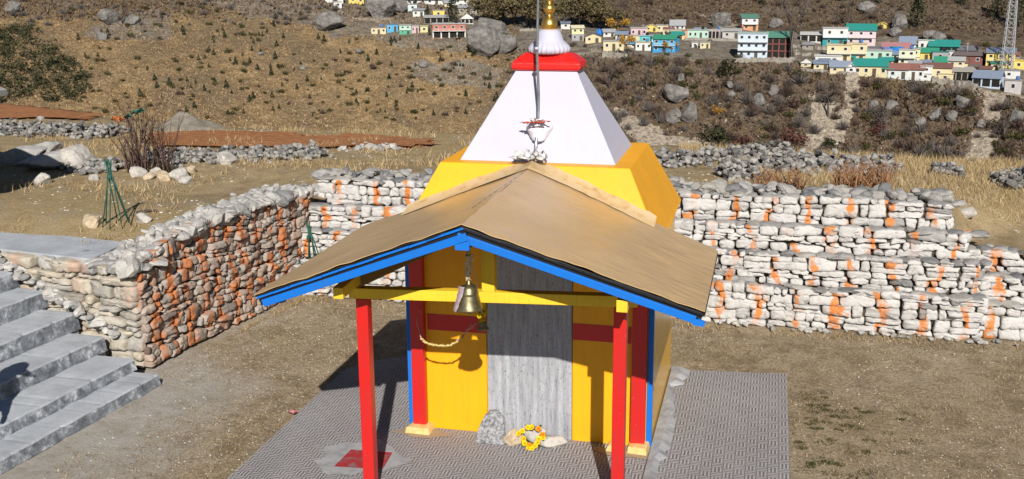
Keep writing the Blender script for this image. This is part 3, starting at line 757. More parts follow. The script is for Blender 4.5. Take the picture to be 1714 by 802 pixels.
# bracket bowl on the tower front
def tower_y(z): return c_-(.766+(.305-.766)*(z-2.66)/.837)-e_
b = MB(); n = 28; V = []; prof = [(.07, -.13), (.075, -.115), (.10, -.085), (.105, -.07), (.135, -.03), (.141, -.018), (.141, .04), (.125, .052), (.05, .056)]
for r, z in prof:
    for k_ in range(n+1):
        a = math.pi*(1+k_/n); x = r*math.cos(a)*.94; y = r*math.sin(a)*1.25
        V.append((x-.003, tower_y(2.99+z)+y+.01, 2.99+z+.008*mnoise.noise(Vector((x*20, z*20, 0)))))
Fs = []
for i in range(len(prof)-1):
    for k_ in range(n): a = i*(n+1)+k_; Fs.append((a, a+1, a+n+2, a+n+1))
Fs.append(tuple(range(n, -1, -1))); Fs.append(tuple(range((len(prof)-1)*(n+1), len(prof)*(n+1))))
b.add(V, Fs, smooth=True); kid(b, 'bracket', M['pinkwhite'], T)

# ------------------------------------------------------------------ flagpole with its cloths
PX, PY = -.012, .50
FP = empty('flagpole', (PX, .385, 2.665)); tag(FP, 'thin galvanised flagpole standing in front of the white spire', 'flagpole')
b = MB(); b.tube([(PX+.008, .385, 2.655), (PX+.005, .45, 2.85), (PX+.012, .505, 3.0), (PX+.020, .50, 3.3), (PX+.012, .46, 3.7), (PX+.03, .43, 4.2), (PX+.03, .40, 5.2)], [.017, .017, .0135, .013, .013, .0125, .012], 12); kid(b, 'pole', M['steel'], FP)
b = MB(); b.lathe((PX+.0125, .455, 3.745), [(.017, -.012), (.024, -.012), (.024, .012), (.017, .012)], 14); kid(b, 'collar', M['white'], FP)
k = N('thin white cloth', .8, .2); k.color(k.ramp(k.noise(15), [(.3, (.55, .54, .55)), (.7, (.78, .77, .78))])); M['cloth'] = k.m
k = N('crumpled plastic sheet', .35, .5); k.color(k.ramp(k.noise(12, 5), [(.3, (.42, .41, .41)), (.7, (.70, .68, .66))])); M['plastic'] = k.m
def crumple(c, rx, ry, rz_, seed, nu=26, nv=14, amp=.5):
    V = []; Fs = []; c = Vector(c)
    for i in range(nu):
        for j in range(nv):
            u = i/(nu-1)*2-1; v = j/(nv-1)*2-1
            p = Vector((u*rx, v*ry, 0)); q = Vector((u*2.2+seed, v*1.6, seed*.3))
            p.z = rz_*(mnoise.noise(q)+.7*mnoise.noise(q*2.3)+.35*abs(mnoise.noise(q*5)))
            p.x += rx*amp*mnoise.noise(q*1.7+Vector((9, 0, 0))); p.y += ry*amp*mnoise.noise(q*1.9+Vector((0, 7, 0)))
            V.append(tuple(c+p))
    for i in range(nu-1):
        for j in range(nv-1): a = i*nv+j; Fs.append((a, a+1, a+nv+1, a+nv))
    return V, Fs
b = MB(); V, Fs = crumple((PX-.035, .30, 2.735), .15, .10, .085, 3.1); b.add([(x, y, 2.735+(z-2.735)*.6) for x, y, z in V], Fs, smooth=True)
V, Fs = crumple((PX+.03, .31, 2.74), .09, .07, .09, 8.4, 18, 12); b.add(V, Fs, smooth=True)
o = b.build('plastic_sheet', M['plastic']); tag(o, 'crumpled white plastic sheet at the foot of the flagpole on the porch ridge', 'plastic sheet')
M['redcloth'] = paint('red orange ribbon', (.70, .08, .03), .7, .2, .3, 8., (.85, .65, .5))
b = MB()
for i, (x, y) in enumerate([(-.09, .40), (-.03, .36), (.05, .36), (.09, .40), (.0, .42)]):
    V, Fs = crumple((PX+x, y+.02, 3.045+.006*i), .055, .018, .012, i*2.7+1, 10, 4); b.add(V, Fs, smooth=True)
tag(b.build('ribbon', M['redcloth']), 'red and orange ribbons lying on the white bracket bowl by the flagpole', 'ribbon')
b = MB(); V, Fs = crumple((PX+.015, .44, 3.065), .07, .04, .035, 5.5, 14, 8); b.add(V, Fs, smooth=True)
tag(b.build('offering_cloth', M['cloth']), 'small white cloth tied round the flagpole above the bracket bowl', 'cloth')

# ------------------------------------------------------------------ bells and garland
BL = Vector((-.112, -1.65, 1.83))
B = empty('bell', BL); tag(B, 'large brass bell hanging by a chain in the porch gable', 'bell')
pr = [(.098, 0), (.114, -.004), (.116, .008), (.108, .02), (.095, .045), (.088, .08), (.078, .115), (.076, .125), (.08, .13), (.074, .14), (.07, .165), (.055, .19), (.03, .2), (.018, .21), (.02, .235), (.008, .24)]
b = MB(); b.lathe(BL, pr, 40); kid(b, 'bell_body', M['brass'], B)
b = MB(); b.lathe(BL+Vector((0, 0, -.03)), [(.004, .12), (.006, .03), (.018, .02), (.022, .004), (.016, -.012), (.004, -.016)], 14); kid(b, 'clapper', M['brass'], B)
k = N('old rope', .9, .1); k.color(k.ramp(k.noise(60), [(.3, (.40, .30, .17)), (.7, (.78, .64, .42))])); M['rope'] = k.m
b = MB()
for i in range(7):
    z = .235+.04*i; n = 14; ax = i % 2
    pts = [BL+Vector(((.016*math.cos(t)) if ax else 0, 0 if ax else .016*math.cos(t), z+.02+.028*math.sin(t))) for t in (2*math.pi*q/n for q in range(n+1))]
    b.tube(pts, .005, 6)
b.tube([BL+Vector((0, 0, .5)), BL+Vector((.002, .01, .58)), (-.06, -1.65, 2.47)], .005, 6); kid(b, 'chain', M['steel'], B)
b = MB()
for i in range(5):
    g = random.Random(i); pts = [BL+Vector((g.uniform(-.02, .02), g.uniform(-.03, 0), .24+q*.035)) for q in range(7)]; b.tube(pts, .011, 5)
b.tube([BL+Vector((.0, -.02, .42)), BL+Vector((.04, -.02, .46)), BL+Vector((.055, -.025, .44)), BL+Vector((.035, -.02, .40))], .006, 5)
kid(b, 'rope', M['rope'], B)
k = N('mauve cloth strip', .85, .1); k.color(k.ramp(k.noise(18), [(.3, (.30, .22, .25)), (.7, (.48, .38, .42))])); M['mauve'] = k.m
V = []; Fs = []
for i in range(12):
    t = i/11; r_ = .075+.055*max(0, t-.2); a0 = math.radians(235-18*t)
    for j in range(5):
        a = a0+math.radians((j-2)*(13-6*t)); rr = r_+.012+.01*mnoise.noise(Vector((i*.8, j*1.1, 0)))
        V.append((BL.x+rr*math.cos(a), BL.y+rr*math.sin(a), BL.z+.20-.21*t+.01*(j % 2)*t))
for i in range(11):
    for j in range(4): a = i*5+j; Fs.append((a, a+1, a+6, a+5))
b = MB(); b.add(V, Fs, smooth=True); tag(b.build('cloth_strip', M['mauve']), 'mauve cloth strip draped over the left side of the large brass bell', 'cloth')

SB = Vector((-.275, -.62, 1.30))
B2 = empty('bell', SB); tag(B2, 'small brass bell with yellow marigolds hanging below and behind the large bell', 'bell')
b = MB(); b.lathe(SB, [(.052, 0), (.058, .004), (.048, .02), (.034, .05), (.028, .075), (.012, .09), (.008, .1)], 24); kid(b, 'bell_body', M['brass'], B2)
b = MB(); b.tube([SB+Vector((0, 0, .09)), SB+Vector((.005, -.2, .5)), (-.26, -1.0, 2.0), (-.26, -1.2, 2.40)], .005, 5); kid(b, 'rope', M['rope'], B2)
k = N('marigold yellow', .8, .2); k.color(k.ramp(k.noise(40), [(.3, (.62, .34, .005)), (.65, (.88, .70, .02))])); M['mari'] = k.m
k = N('marigold orange', .8, .2); k.color(k.ramp(k.noise(40), [(.3, (.66, .16, .004)), (.65, (.88, .36, .01))])); M['mario'] = k.m
def bloom(b, c, r, seed, lean=(0, -.5, .8)):
    """a pompon flower: rings of petals"""
    g = random.Random(seed); ax = Vector(lean).normalized(); x = ax.orthogonal().normalized(); y = ax.cross(x); c = Vector(c)
    for ring, (rr, h, n) in enumerate(((1., .0, 13), (.82, .28, 11), (.58, .48, 9), (.3, .6, 6))):
        for i in range(n):
            a = 2*math.pi*(i+.4*ring)/n+g.uniform(-.1, .1); d = x*math.cos(a)+y*math.sin(a); tq = x*-math.sin(a)+y*math.cos(a)
            p0 = c+ax*r*h*.5+d*r*rr*.25; p1 = c+ax*r*(h+.08)+d*r*rr*g.uniform(.9, 1.1); wq = r*.26
            b.add([p0-tq*wq*.5, p0+tq*wq*.5, p1+tq*wq, p1+ax*r*.12, p1-tq*wq], [(0, 1, 2, 3), (0, 3, 4)])
b = MB()
for i in range(9):
    g = random.Random(i+40); bloom(b, SB+Vector((g.uniform(-.03, .03), g.uniform(-.04, 0), .08+.018*i)), .028, i, (g.uniform(-1, 1), -1, g.uniform(-.3, .8)))
kid(b, 'marigolds', M['mari'], B2)
# garland swag from the left pilaster to the small bell
k = N('tinsel garland', .45, .5); k.color(k.ramp(k.noise(50), [(.3, (.40, .26, .04)), (.55, (.72, .58, .22)), (.7, (.80, .76, .62))])); M['tinsel'] = k.m
k = N('red tinsel', .5, .4); k.color(k.ramp(k.noise(60), [(.3, (.55, .04, .04)), (.6, (.72, .40, .28))])); M['tinselr'] = k.m
def swag(p, q, sag, n=26):
    p = Vector(p); q = Vector(q); return [p.lerp(q, i/(n-1))+Vector((0, 0, -sag*4*(i/(n-1))*(1-i/(n-1)))) for i in range(n)]
pts = [on_y(x, y, -.6) for x, y in ((705, 567), (712, 573), (724, 577), (740, 579), (754, 578), (766, 571), (775, 562), (783, 552), (792, 545), (800, 540))]
pts[0] = Vector((-.90, -.085, 1.06)) if False else pts[0]
GA = empty('garland', pts[0]); tag(GA, 'drooping tinsel garland slung from the left red pilaster to the small bell', 'garland')
def fringe(pts, n, r, w, seed):
    b = MB(); g = random.Random(seed)
    for i in range(n):
        t = g.random()*(len(pts)-1.001); k_ = int(t); p = Vector(pts[k_]).lerp(Vector(pts[k_+1]), t-k_)
        d = Vector((g.gauss(0, 1), g.gauss(0, 1), g.gauss(0, 1))).normalized(); e = d.orthogonal().normalized()*w
        b.add([p-e, p+e, p+d*r*g.uniform(.5, 1.2)], [(0, 1, 2)])
    b.tube(pts, r*.3, 5); return b
kid(fringe(pts[:7], 420, .02, .004, 1), 'tinsel', M['tinsel'], GA); kid(fringe(pts[5:], 260, .022, .004, 2), 'tinsel', M['tinselr'], GA)
b = MB(); b.tube([pts[0], (-1.01, -.3, 1.22), (-1.05, -.088, 1.30)], .004, 5); kid(b, 'string', M['rope'], GA)

# ------------------------------------------------------------------ offerings at the door
b = MB(); n = 22; prof = [(-.16, 0), (-.155, .06), (-.13, .15), (-.10, .22), (-.05, .262), (0, .27), (.05, .255), (.10, .21), (.13, .12), (.15, .04), (.155, 0)]
V = []
def slabstone(cx, cy, lean, th, sc):
    V = []
    for dy in (-th/2, th/2):
        for x, z in prof:
            V.append((cx+x*sc*.95+.006*mnoise.noise(Vector((x*20, z*20, dy))), cy+dy+lean*z, .012+z*sc+.008*mnoise.noise(Vector((x*15, z*15, 3+dy)))))
    k_ = len(prof); Fs = [tuple(range(k_)), tuple(range(2*k_-1, k_-1, -1))]+[(i, k_+i, k_+(i+1) % k_, (i+1) % k_) for i in range(k_)]
    return V, Fs
V, Fs = slabstone(-.315, -.24, .70, .05, 1.0); b.add(V, Fs)
tag(b.build('stone_slab', M['granite'], bevel=.008), 'grey speckled stone slab with a rounded top leaning against the grey door', 'stone slab')
b = MB(); add_rock(b, (-.085, -.20, .075), (.105, .085, .085), 21, 4, .3, .15, .5, True, .08); tag(b.build('rock', M['beigerock']), 'beige rounded stone beside the leaning slab at the door', 'rock')
b = MB(); add_rock(b, (.285, -.17, .055), (.135, .085, .062), 33, 4, .35, .2, .5, True, .08); tag(b.build('rock', M['palerock']), 'white flattish stone to the right of the marigold garland', 'rock')
b = MB(); b.hexa([(-.02, -.16, .012), (.20, -.16, .012), (.20, -.05, .012), (-.02, -.05, .012)], [(-.01, -.15, .185), (.19, -.14, .178), (.19, -.05, .19), (-.01, -.05, .195)])
V, Fs = rock_verts(3, 77); b = MB(); b.add(V*np.array((.115, .075, .11))+np.array((.10, -.13, .095)), Fs, smooth=True)
tag(b.build('rock', M['palerock']), 'grey block stone ringed by the marigold garland', 'rock')
MG = empty('marigold_garland', (.10, -.2, .012)); tag(MG, 'ring of yellow and orange marigolds hung over a block stone at the door', 'garland')
ring = [(.0, .155, 'y'), (-.035, .13, 'y'), (.05, .19, 'y'), (.09, .195, 'y'), (.155, .185, 'o'), (.20, .14, 'o'), (.205, .115, 'y'), (.165, .10, 'y'), (.155, .065, 'y'), (.135, .035, 'y'), (.10, .02, 'o'), (.08, .035, 'o'), (.075, -.005, 'y'), (.11, -.01, 'y'), (.02, .085, 'y'), (.03, .05, 'y')]
for i, (x, z, cc) in enumerate(ring):
    b = MB(); y = -.20-.09*(1-(z+.02)/.22); bloom(b, (x, y-.015, max(.028, z+.012)), .0265, i+70, (random.Random(i).uniform(-.4, .4), -1, .7)); kid(b, 'marigold', M['mari' if cc == 'y' else 'mario'], MG)
b = MB(); C = np.array([(x+nr.normal(0, .012), -.19-.09*(1-(z+.02)/.22)+nr.normal(0, .01), max(.025, z)+nr.normal(0, .012)) for x, z, _ in ring for q in range(13)])
o = arr_mesh('leaves', leaves(C, .02), 4, M['olive'], nr.random(len(C)), MG); o.location = -MG.location

# litter
b = MB(); V, Fs = crumple(on_z(490, 691, .0)+np.array((0, 0, .01)), .05, .035, .02, 4.4, 10, 8, .2); b.add(V, Fs, smooth=True)
tag(b.build('wrapper', paint('pink wrapper', (.55, .22, .22), .5, .3, .2, 30., (.7, .6, .6))), 'small crumpled pink wrapper on the bare ground left of the paving', 'wrapper')
# ------------------------------------------------------------------ left rubble wall
LU = (WB-WA).normalized(); LN = Vector((LU.y, -LU.x, 0)); LL = (WB-WA).length
LTOP = lambda u: float(np.interp(u, [0, .3, .9, 1.6, 2.6, 3.4, LL+1], [1.18, 1.26, 1.38, 1.42, 1.42, 1.36, 1.28]))
LW = empty('stone_wall', WA); tag(LW, 'rough rubble stone wall splashed with orange paint beside the concrete stairs', 'stone wall')
b = MB(); coursed(b, lambda u, v, n: WA+LU*u+LN*(n-.05*v)+Vector((0, 0, v+.05*math.sin(u*1.9)*v)), LL, 0., LTOP, .20, .088, 5, .062, .003, 0., 2.4)
kid(b, 'wall_face', M['rubble'], LW)
EU = Vector((-1.0, .17, 0)).normalized(); EN = Vector((EU.y, -EU.x, 0))
if EN.y > 0: EN = -EN
b = MB(); coursed(b, lambda u, v, n: WA+EU*u+EN*n+Vector((0, 0, v)), 2.45, 0., lambda u: 1.21-.02*u, .42, .115, 8, .08, .004)
kid(b, 'wall_end', M['buff'], LW)
b = MB(); e2 = WA+EU*1.3
for (p, q, h0, h1) in ((WA, WB, 1.16, 1.26),):
    bi = LN*-.035; bo = LN*-.75
    b.hexa([tuple(p+bi+Vector((0, .03, 0))), tuple(q+bi), tuple(q+bo), tuple(p+bo+Vector((0, .25, 0)))], [tuple(p+bi*3+Vector((0, .03, h0))), tuple(q+bi*3+Vector((0, 0, h1))), tuple(q+bo+Vector((0, 0, h1))), tuple(p+bo+Vector((0, .25, h0)))])
ec = [WA-EN*.035+Vector((-.04, 0, 0)), WA-EN*.5+Vector((-.30, 0, 0)), WA+EU*2.5-EN*.3, WA+EU*2.5-EN*.035]
b.hexa([tuple(p) for p in ec], [tuple(p+Vector((0, 0, 1.12))) for p in ec])
kid(b, 'wall_core', M['earthback'], LW)
b = MB(); g = random.Random(12)
for i in range(560):
    u = g.uniform(-.1, LL+.15); off = .62*g.random()**1.25; s = g.uniform(.035, .11)*(1.25 if off < .12 else .85)
    p = WA+LU*u-LN*(off+.03); z = LTOP(u)-.03+.02*g.random()+(.03 if off < .15 else 0)
    if u < .5 and off > .3: z -= .04
    add_rock(b, (p.x, p.y, z), (s*g.uniform(.9, 1.5), s*g.uniform(.8, 1.1), s*g.uniform(.5, .9)), i+1, 2, None, .5)
for i in range(60):
    u = g.uniform(0, 1.3); off = g.uniform(0, .4); p = WA+EU*u-EN*off; s = g.uniform(.05, .13)
    add_rock(b, (p.x, p.y, 1.17), (s*1.4, s, s*.45), 900+i, 2, None, .15)
kid(b, 'cap_rubble', M['rock'], LW)

# ------------------------------------------------------------------ terraced back walls
TI = [(4.13, -.03, .50, -4.36, 4.86, 'lowest'), (4.34, .47, .89, -4.30, 4.80, 'second'), (4.56, .86, 1.21, -4.23, 4.66, 'third'), (4.80, 1.18, 1.55, -4.16, 4.48, 'topmost')]
lab = ['lowest tier of the whitewashed orange striped stone terraces behind the temple', 'second tier up of the whitewashed stone terraces behind the temple',
       'third tier up of the whitewashed stone terraces behind the temple', 'topmost tier of the whitewashed stone terraces with loose grey stones along it']
def tier(y, z0, z1, x0, x1, label, seed, last=False, depth=.22, mat='whitewash', capw=.20, cw=.30, ch=.105):
    t = empty('terrace_wall', ((x0+x1)/2, y, max(0, z0))); tag(t, label, 'stone wall', 'stepped stone terraces')
    b = MB(); wob = lambda u: .03*math.sin(u*1.1+seed)+.02*math.sin(u*2.9+seed*2)
    top = lambda u: z1-.03+.02*math.sin(u*3+seed)
    coursed(b, lambda u, v, n: (x0+u, y-n+.04*(v-z0)+wob(u)*.6, v), x1-x0, z0, top, cw, ch, seed, .055, .003, seed*.37)
    kid(b, 'wall_face', M[mat], t)
    b = MB(); masonry(b, lambda u, v, n: (x1+n-.01, y+u, v), depth+.25, z1-.02, .2, ch, seed+50, .05, .006, base=z0, topf=lambda u: z1-.03); kid(b, 'wall_end', M[mat], t)
    b = MB(); b.box((x0, y+.045, z0-.1), (x1-.02, y+depth+.06, z1-.06)); kid(b, 'wall_core', M['earthback'], t)
    b = MB(); g = random.Random(seed); x = x0
    while x < x1:
        wd = g.uniform(.12, .34); dp = g.uniform(.10, .16)
        add_rock(b, (x+wd/2, y+.085+wob(x-x0)*.6+g.uniform(-.02, .02), z1-.03+g.uniform(-.012, .012)), (wd*.60, dp, g.uniform(.03, .055)), seed*1000+int(x*100)+500, 2, g.uniform(-.2, .2), .08)
        if g.random() < .8: add_rock(b, (x+wd/2+g.uniform(-.1, .1), y+.085+dp+g.uniform(0, .06), z1-.04), (wd*.45, dp*.7, .035), seed*1000+int(x*100)+77, 2, None, .12)
        x += wd*.92
    if last:
        for i in range(330):
            s = g.uniform(.04, .12); add_rock(b, (g.uniform(x0-.1, x1+.05), y+.12+.45*g.random()**1.4, z1+g.uniform(-.03, .05)), (s*1.4, s, s*.6), i+3000, 2, None, .45)
    kid(b, 'cap_stones', M['slab'], t)
    return t
for i, (y, z0, z1, x0, x1, nm) in enumerate(TI): tier(y, z0, z1, x0, x1, lab[i], 21+i, i == 3)
EX = [(4.18, -.03, .42, 4.87, 8.6, 'low whitewashed wall at the right edge, lowest of its three steps with a big grey stone'), (4.40, .38, .74, 4.81, 8.6, 'middle step of the low whitewashed wall at the right edge'), (4.66, .70, 1.0, 4.67, 8.6, 'uppermost step of the low whitewashed wall at the right edge capped with dark stones')]
for i, (y, z0, z1, x0, x1, lb) in enumerate(EX): tier(y, z0, z1, x0, x1, lb, 41+i, False, .24, 'whitewash', cw=.32, ch=.13)
def loose(px, py, size, lb, mat='rock', z=None, name='rock', seed=None, grp=None, sub=3):
    p = on_z(px, py, z) if z is not None else on_plat(px, py)
    b = MB(); sd = seed or int(px*7+py); add_rock(b, (p[0], p[1], p[2]+size[2]*.55), size, sd, sub, None, .2, None, False, .07)
    return tag(b.build(name, M[mat]), lb, 'rock', grp)
loose(1662, 556, (.16, .10, .10), 'dark grey rounded rock at the foot of the low right hand wall', 'boulder', 0, seed=5)
b = MB()
g = random.Random(31)
for i in range(70):
    x = g.uniform(1.6, 7.5); y = 4.08-.16*g.random()-.03; s = g.uniform(.02, .055); add_rock(b, (x, y, .0), (s*1.5, s, s*.7), 5000+i, 1)
tag(b.build('fallen_stones', M['rock']), kind='stuff')

# ------------------------------------------------------------------ concrete stairs
ST = empty('staircase', (-5.2, -.8, 0)); tag(ST, 'grey rendered concrete staircase climbing beside the rubble wall', 'staircase')
sz = [.10, .23, .40, .60, .80, 1.0, 1.20]; sx = [-4.34, -4.68, -5.18, -5.66, -6.15, -6.58, -7.0]; sy = [.55, .62, .80, .98, 1.14, 1.25, 1.3]
for i in range(6):
    x0, x1 = sx[i], sx[i+1]-.12; z = sz[i]; yf = sy[i]; yn = -4.0; kx = .115
    X = lambda x, y: x+kx*(y-.6)
    b = MB(); n = 110; V = []; Fs = []
    for q in range(n+1):
        y = yn+(yf-yn)*q/n; jz = .010*mnoise.noise(Vector((y*3, i*5., 0)))-.012*max(0, mnoise.noise(Vector((y*13, i*9., 2)))-.1); jx = .026*mnoise.noise(Vector((y*2.5, i*7., 3)))-.03*max(0, mnoise.noise(Vector((y*9, i*4., 6)))-.15)
        V += [(X(x0, y)+jx, y, -.1), (X(x0, y)+jx, y, z-.018+jz), (X(x0, y)+jx-.018, y, z+jz), (X(x1, y), y, z+.008+jz), (X(x1, y), y, -.1)]
    for q in range(n):
        for r in range(4): a = q*5+r; Fs.append((a, a+5, a+6, a+1))
    Fs.append((0, 1, 2, 3, 4)); Fs.append(tuple(n*5+r for r in (4, 3, 2, 1, 0)))
    b.add(V, Fs); s = kid(b, 'step', M['stair'], ST)
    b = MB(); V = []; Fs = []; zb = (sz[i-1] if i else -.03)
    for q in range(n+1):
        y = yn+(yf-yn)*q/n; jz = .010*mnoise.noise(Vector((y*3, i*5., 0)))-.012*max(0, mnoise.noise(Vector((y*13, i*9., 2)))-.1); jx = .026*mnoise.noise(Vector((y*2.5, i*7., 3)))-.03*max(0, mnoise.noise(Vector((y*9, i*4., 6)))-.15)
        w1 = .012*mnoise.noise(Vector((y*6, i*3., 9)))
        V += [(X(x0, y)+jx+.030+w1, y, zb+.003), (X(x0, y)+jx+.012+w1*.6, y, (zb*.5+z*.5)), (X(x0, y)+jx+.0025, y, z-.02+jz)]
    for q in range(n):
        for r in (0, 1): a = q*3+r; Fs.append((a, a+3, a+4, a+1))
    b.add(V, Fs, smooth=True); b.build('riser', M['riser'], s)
slab('landing_path', [(-5.45, 1.14), (-5.5, 1.95), (-6.5, 2.1), (-10.2, 2.2), (-10.2, -4), (-7.55, -4), (-7.02, .6), (-6.98, 1.36), (-6.55, 1.30)], 1.16, 1.215, M['stair'])

# ------------------------------------------------------------------ upper field: fields, dry stone walls, bush, tree guards
def patch(name, pxs, mat, lift=.05, n=26):
    """a sheet lying on the field inside a polygon of corner points"""
    C = [on_plat(*p) for p in pxs]; xs_ = [c[0] for c in C]; ys_ = [c[1] for c in C]; poly = [(c[0], c[1]) for c in C]
    x0, x1, y0, y1 = min(xs_), max(xs_), min(ys_), max(ys_); st = .3; V = []; Fs = []; ix = {}
    for j in range(int((y1-y0)/st)+1):
        for i in range(int((x1-x0)/st)+1):
            cx_, cy_ = x0+(i+.5)*st, y0+(j+.5)*st
            if not pin(poly, cx_+.25*mnoise.noise(Vector((cx_, cy_, 1))), cy_+.5*mnoise.noise(Vector((cx_*.8, cy_*.8, 5)))): continue
            f = []
            for di, dj in ((0, 0), (1, 0), (1, 1), (0, 1)):
                kx = (i+di, j+dj)
                if kx not in ix: ix[kx] = len(V); x, y = x0+kx[0]*st, y0+kx[1]*st; V.append((x, y, plat(x, y)+lift))
                f.append(ix[kx])
            Fs.append(tuple(f))
    sheet(name, V, Fs, mat, smooth=True); return poly
rp = [patch('red_field', [(-60, 172), (0, 173), (182, 187), (192, 194), (160, 204), (0, 202), (-60, 201)], M['redfield']),
      patch('red_field', [(256, 222), (430, 226), (640, 232), (728, 239), (715, 247), (640, 250), (430, 249), (256, 248)], M['redfield'])]
P = []
for poly in rp:
    x0, x1 = min(p[0] for p in poly), max(p[0] for p in poly); y0, y1 = min(p[1] for p in poly), max(p[1] for p in poly)
    for _ in range(9000):
        x, y = rnd.uniform(x0, x1), rnd.uniform(y0, y1)
        if pin(poly, x, y): P.append((x, y, plat(x, y)))
P = np.array(P); o = arr_mesh('amaranth_stubble', blades(P, nr.uniform(.02, .06, len(P)), nr.uniform(.012, .03, len(P)), .6), 3, M['redstalk'], nr.random(len(P))); tag(o, kind='stuff')

def band(pxs, width, h, n, size, lb, seed, name='dry_stone_wall', cat='stone wall', mat='fieldstone'):
    g = random.Random(seed); C = [Vector(on_plat(*p)) for p in pxs]; seg = [(a, c, (c-a).length) for a, c in zip(C, C[1:])]; L = sum(s[2] for s in seg); b = MB()
    for i in range(int(n*1.9)):
        t = g.random()*L
        for a, c, l in seg:
            if t <= l: break
            t -= l
        p = a.lerp(c, min(1, t/l)); dr = (c-a).normalized(); sd = Vector((-dr.y, dr.x, 0)); off = g.gauss(0, .33)*width
        x, y = p.x+sd.x*off, p.y+sd.y*off; s = g.uniform(*size)*.48; hh = h*max(0, 1-abs(off)/width)*g.uniform(.0, .72)*(.75+.35*math.sin(i*.02+t))
        add_rock(b, (x, y, plat(x, y)+s*.3+max(0, hh)), (s*1.25, s, s*.8), seed*997+i, 1, None, .6)
    o = b.build(name, M[mat]); tag(o, lb, cat, 'dry stone field walls' if name == 'dry_stone_wall' else None); return o
def rocks(pxs, width, n, size, lb, seed):
    g = random.Random(seed); C = [Vector(on_plat(*p)) for p in pxs]
    for i in range(n):
        t = g.random()*(len(C)-1.001); k_ = int(t); p = C[k_].lerp(C[k_+1], t-k_)+Vector((g.gauss(0, .3), g.gauss(0, .4), 0))*width; s_ = g.uniform(*size); b = MB()
        add_rock(b, (p.x, p.y, plat(p.x, p.y)+s_*.3), (s_*1.25, s_, s_*.75), seed*771+i, 1, None, .5); tag(b.build('rock', M['rock']), lb, 'rock', lb)
band([(-80, 216), (0, 221), (100, 226), (196, 229)], .75, .42, 620, (.07, .17), 'loose dry stone wall below the left red field, ending at the thorn bush', 1)
band([(245, 270), (350, 269), (450, 266), (532, 259)], .75, .30, 520, (.06, .15), 'low rubble wall in front of the middle red field', 2)
rocks([(565, 252), (655, 249)], .5, 34, (.04, .10), 'scattered grey stones in a line left of the spire', 3)
band([(1085, 274), (1180, 270), (1250, 264), (1315, 258)], .8, .30, 460, (.06, .15), 'long rubble wall right of the temple spire along the field edge', 4)
band([(1208, 298), (1262, 296)], .5, .40, 150, (.05, .14), 'rounded heap of grey stones behind the right hand terraces', 5, 'stone_heap', 'stone heap')
band([(1285, 288), (1340, 280), (1400, 283), (1450, 286), (1500, 291)], .75, .34, 420, (.06, .16), 'broken rubble wall beyond the red brown reeds', 6)
band([(1560, 291), (1612, 294)], .3, .22, 50, (.06, .13), 'short low pile of stones in the straw field, between two longer walls', 7)
band([(1672, 312), (1714, 310), (1800, 310)], .5, .42, 130, (.06, .17), 'stone wall end at the right edge above the straw field', 8)
band([(-40, 270), (20, 272), (80, 276), (150, 283), (195, 287)], .55, .25, 190, (.06, .17), 'grey stones heaped round the pale outcrop at the left edge', 9, 'stone_heap', 'stone heap')
rocks([(395, 330), (440, 322), (520, 312)], .35, 40, (.03, .08), 'small loose stones lying behind the rubble wall top', 10)
loose(92, 280, (.62, .30, .17), 'long pale grey outcrop lying in the grass at the left edge', 'rock', seed=19, name='outcrop', sub=4)
loose(40, 276, (.50, .26, .20), 'second grey slab of the left edge outcrop, cut by the shadow', 'rock', seed=29, name='outcrop', sub=4)
loose(70, 262, (.42, .2, .16), 'uppermost grey slab of the left edge outcrop', 'rock', seed=39, name='outcrop', sub=4)
loose(128, 279, (.34, .28, .24), 'whitish block at the right end of the left outcrop', 'palerock', seed=23)
loose(1226, 290, (.2, .16, .16), 'single rounded grey boulder lying on the heap behind the terraces', 'palerock', seed=8)
for i, (x, y, s, lb) in enumerate([(158, 301, .085, 'pale stone on the grass left of the thorn bush'), (72, 308, .14, 'flat whitish stone at the edge of the dark shadow'), (272, 302, .13, 'pale grey stone in the ring round the thorn bush, second from its right end'),
        (298, 300, .16, 'large grey stone at the right of the ring round the thorn bush'), (263, 293, .10, 'yellowish stone under the thorn bush'), (318, 291, .11, 'yellow lichened stone at the far right of the ring'), (312, 308, .10, 'small grey stone in front of the yellow lichened one'),
        (230, 296, .13, 'grey stone at the left of the ring round the thorn bush'), (250, 300, .09, 'brownish stone in the middle of the ring'), (380, 273, .17, 'white flat stone in front of the middle rubble wall'), (322, 374, .09, 'pale stone standing on the left wall top'), (155, 378, .15, 'flat grey stone beside the green rods'), (240, 372, .11, 'grey stone right of the green rods')]):
    loose(x, y, (s*1.2, s, s*.8), lb, 'palerock' if i % 3 != 2 else 'beigerock', seed=60+i, grp='loose stones on the upper field')
loose(1618, 362, (.16, .10, .09), 'rounded pale stone on the bank right of the terraces', 'palerock', seed=88)

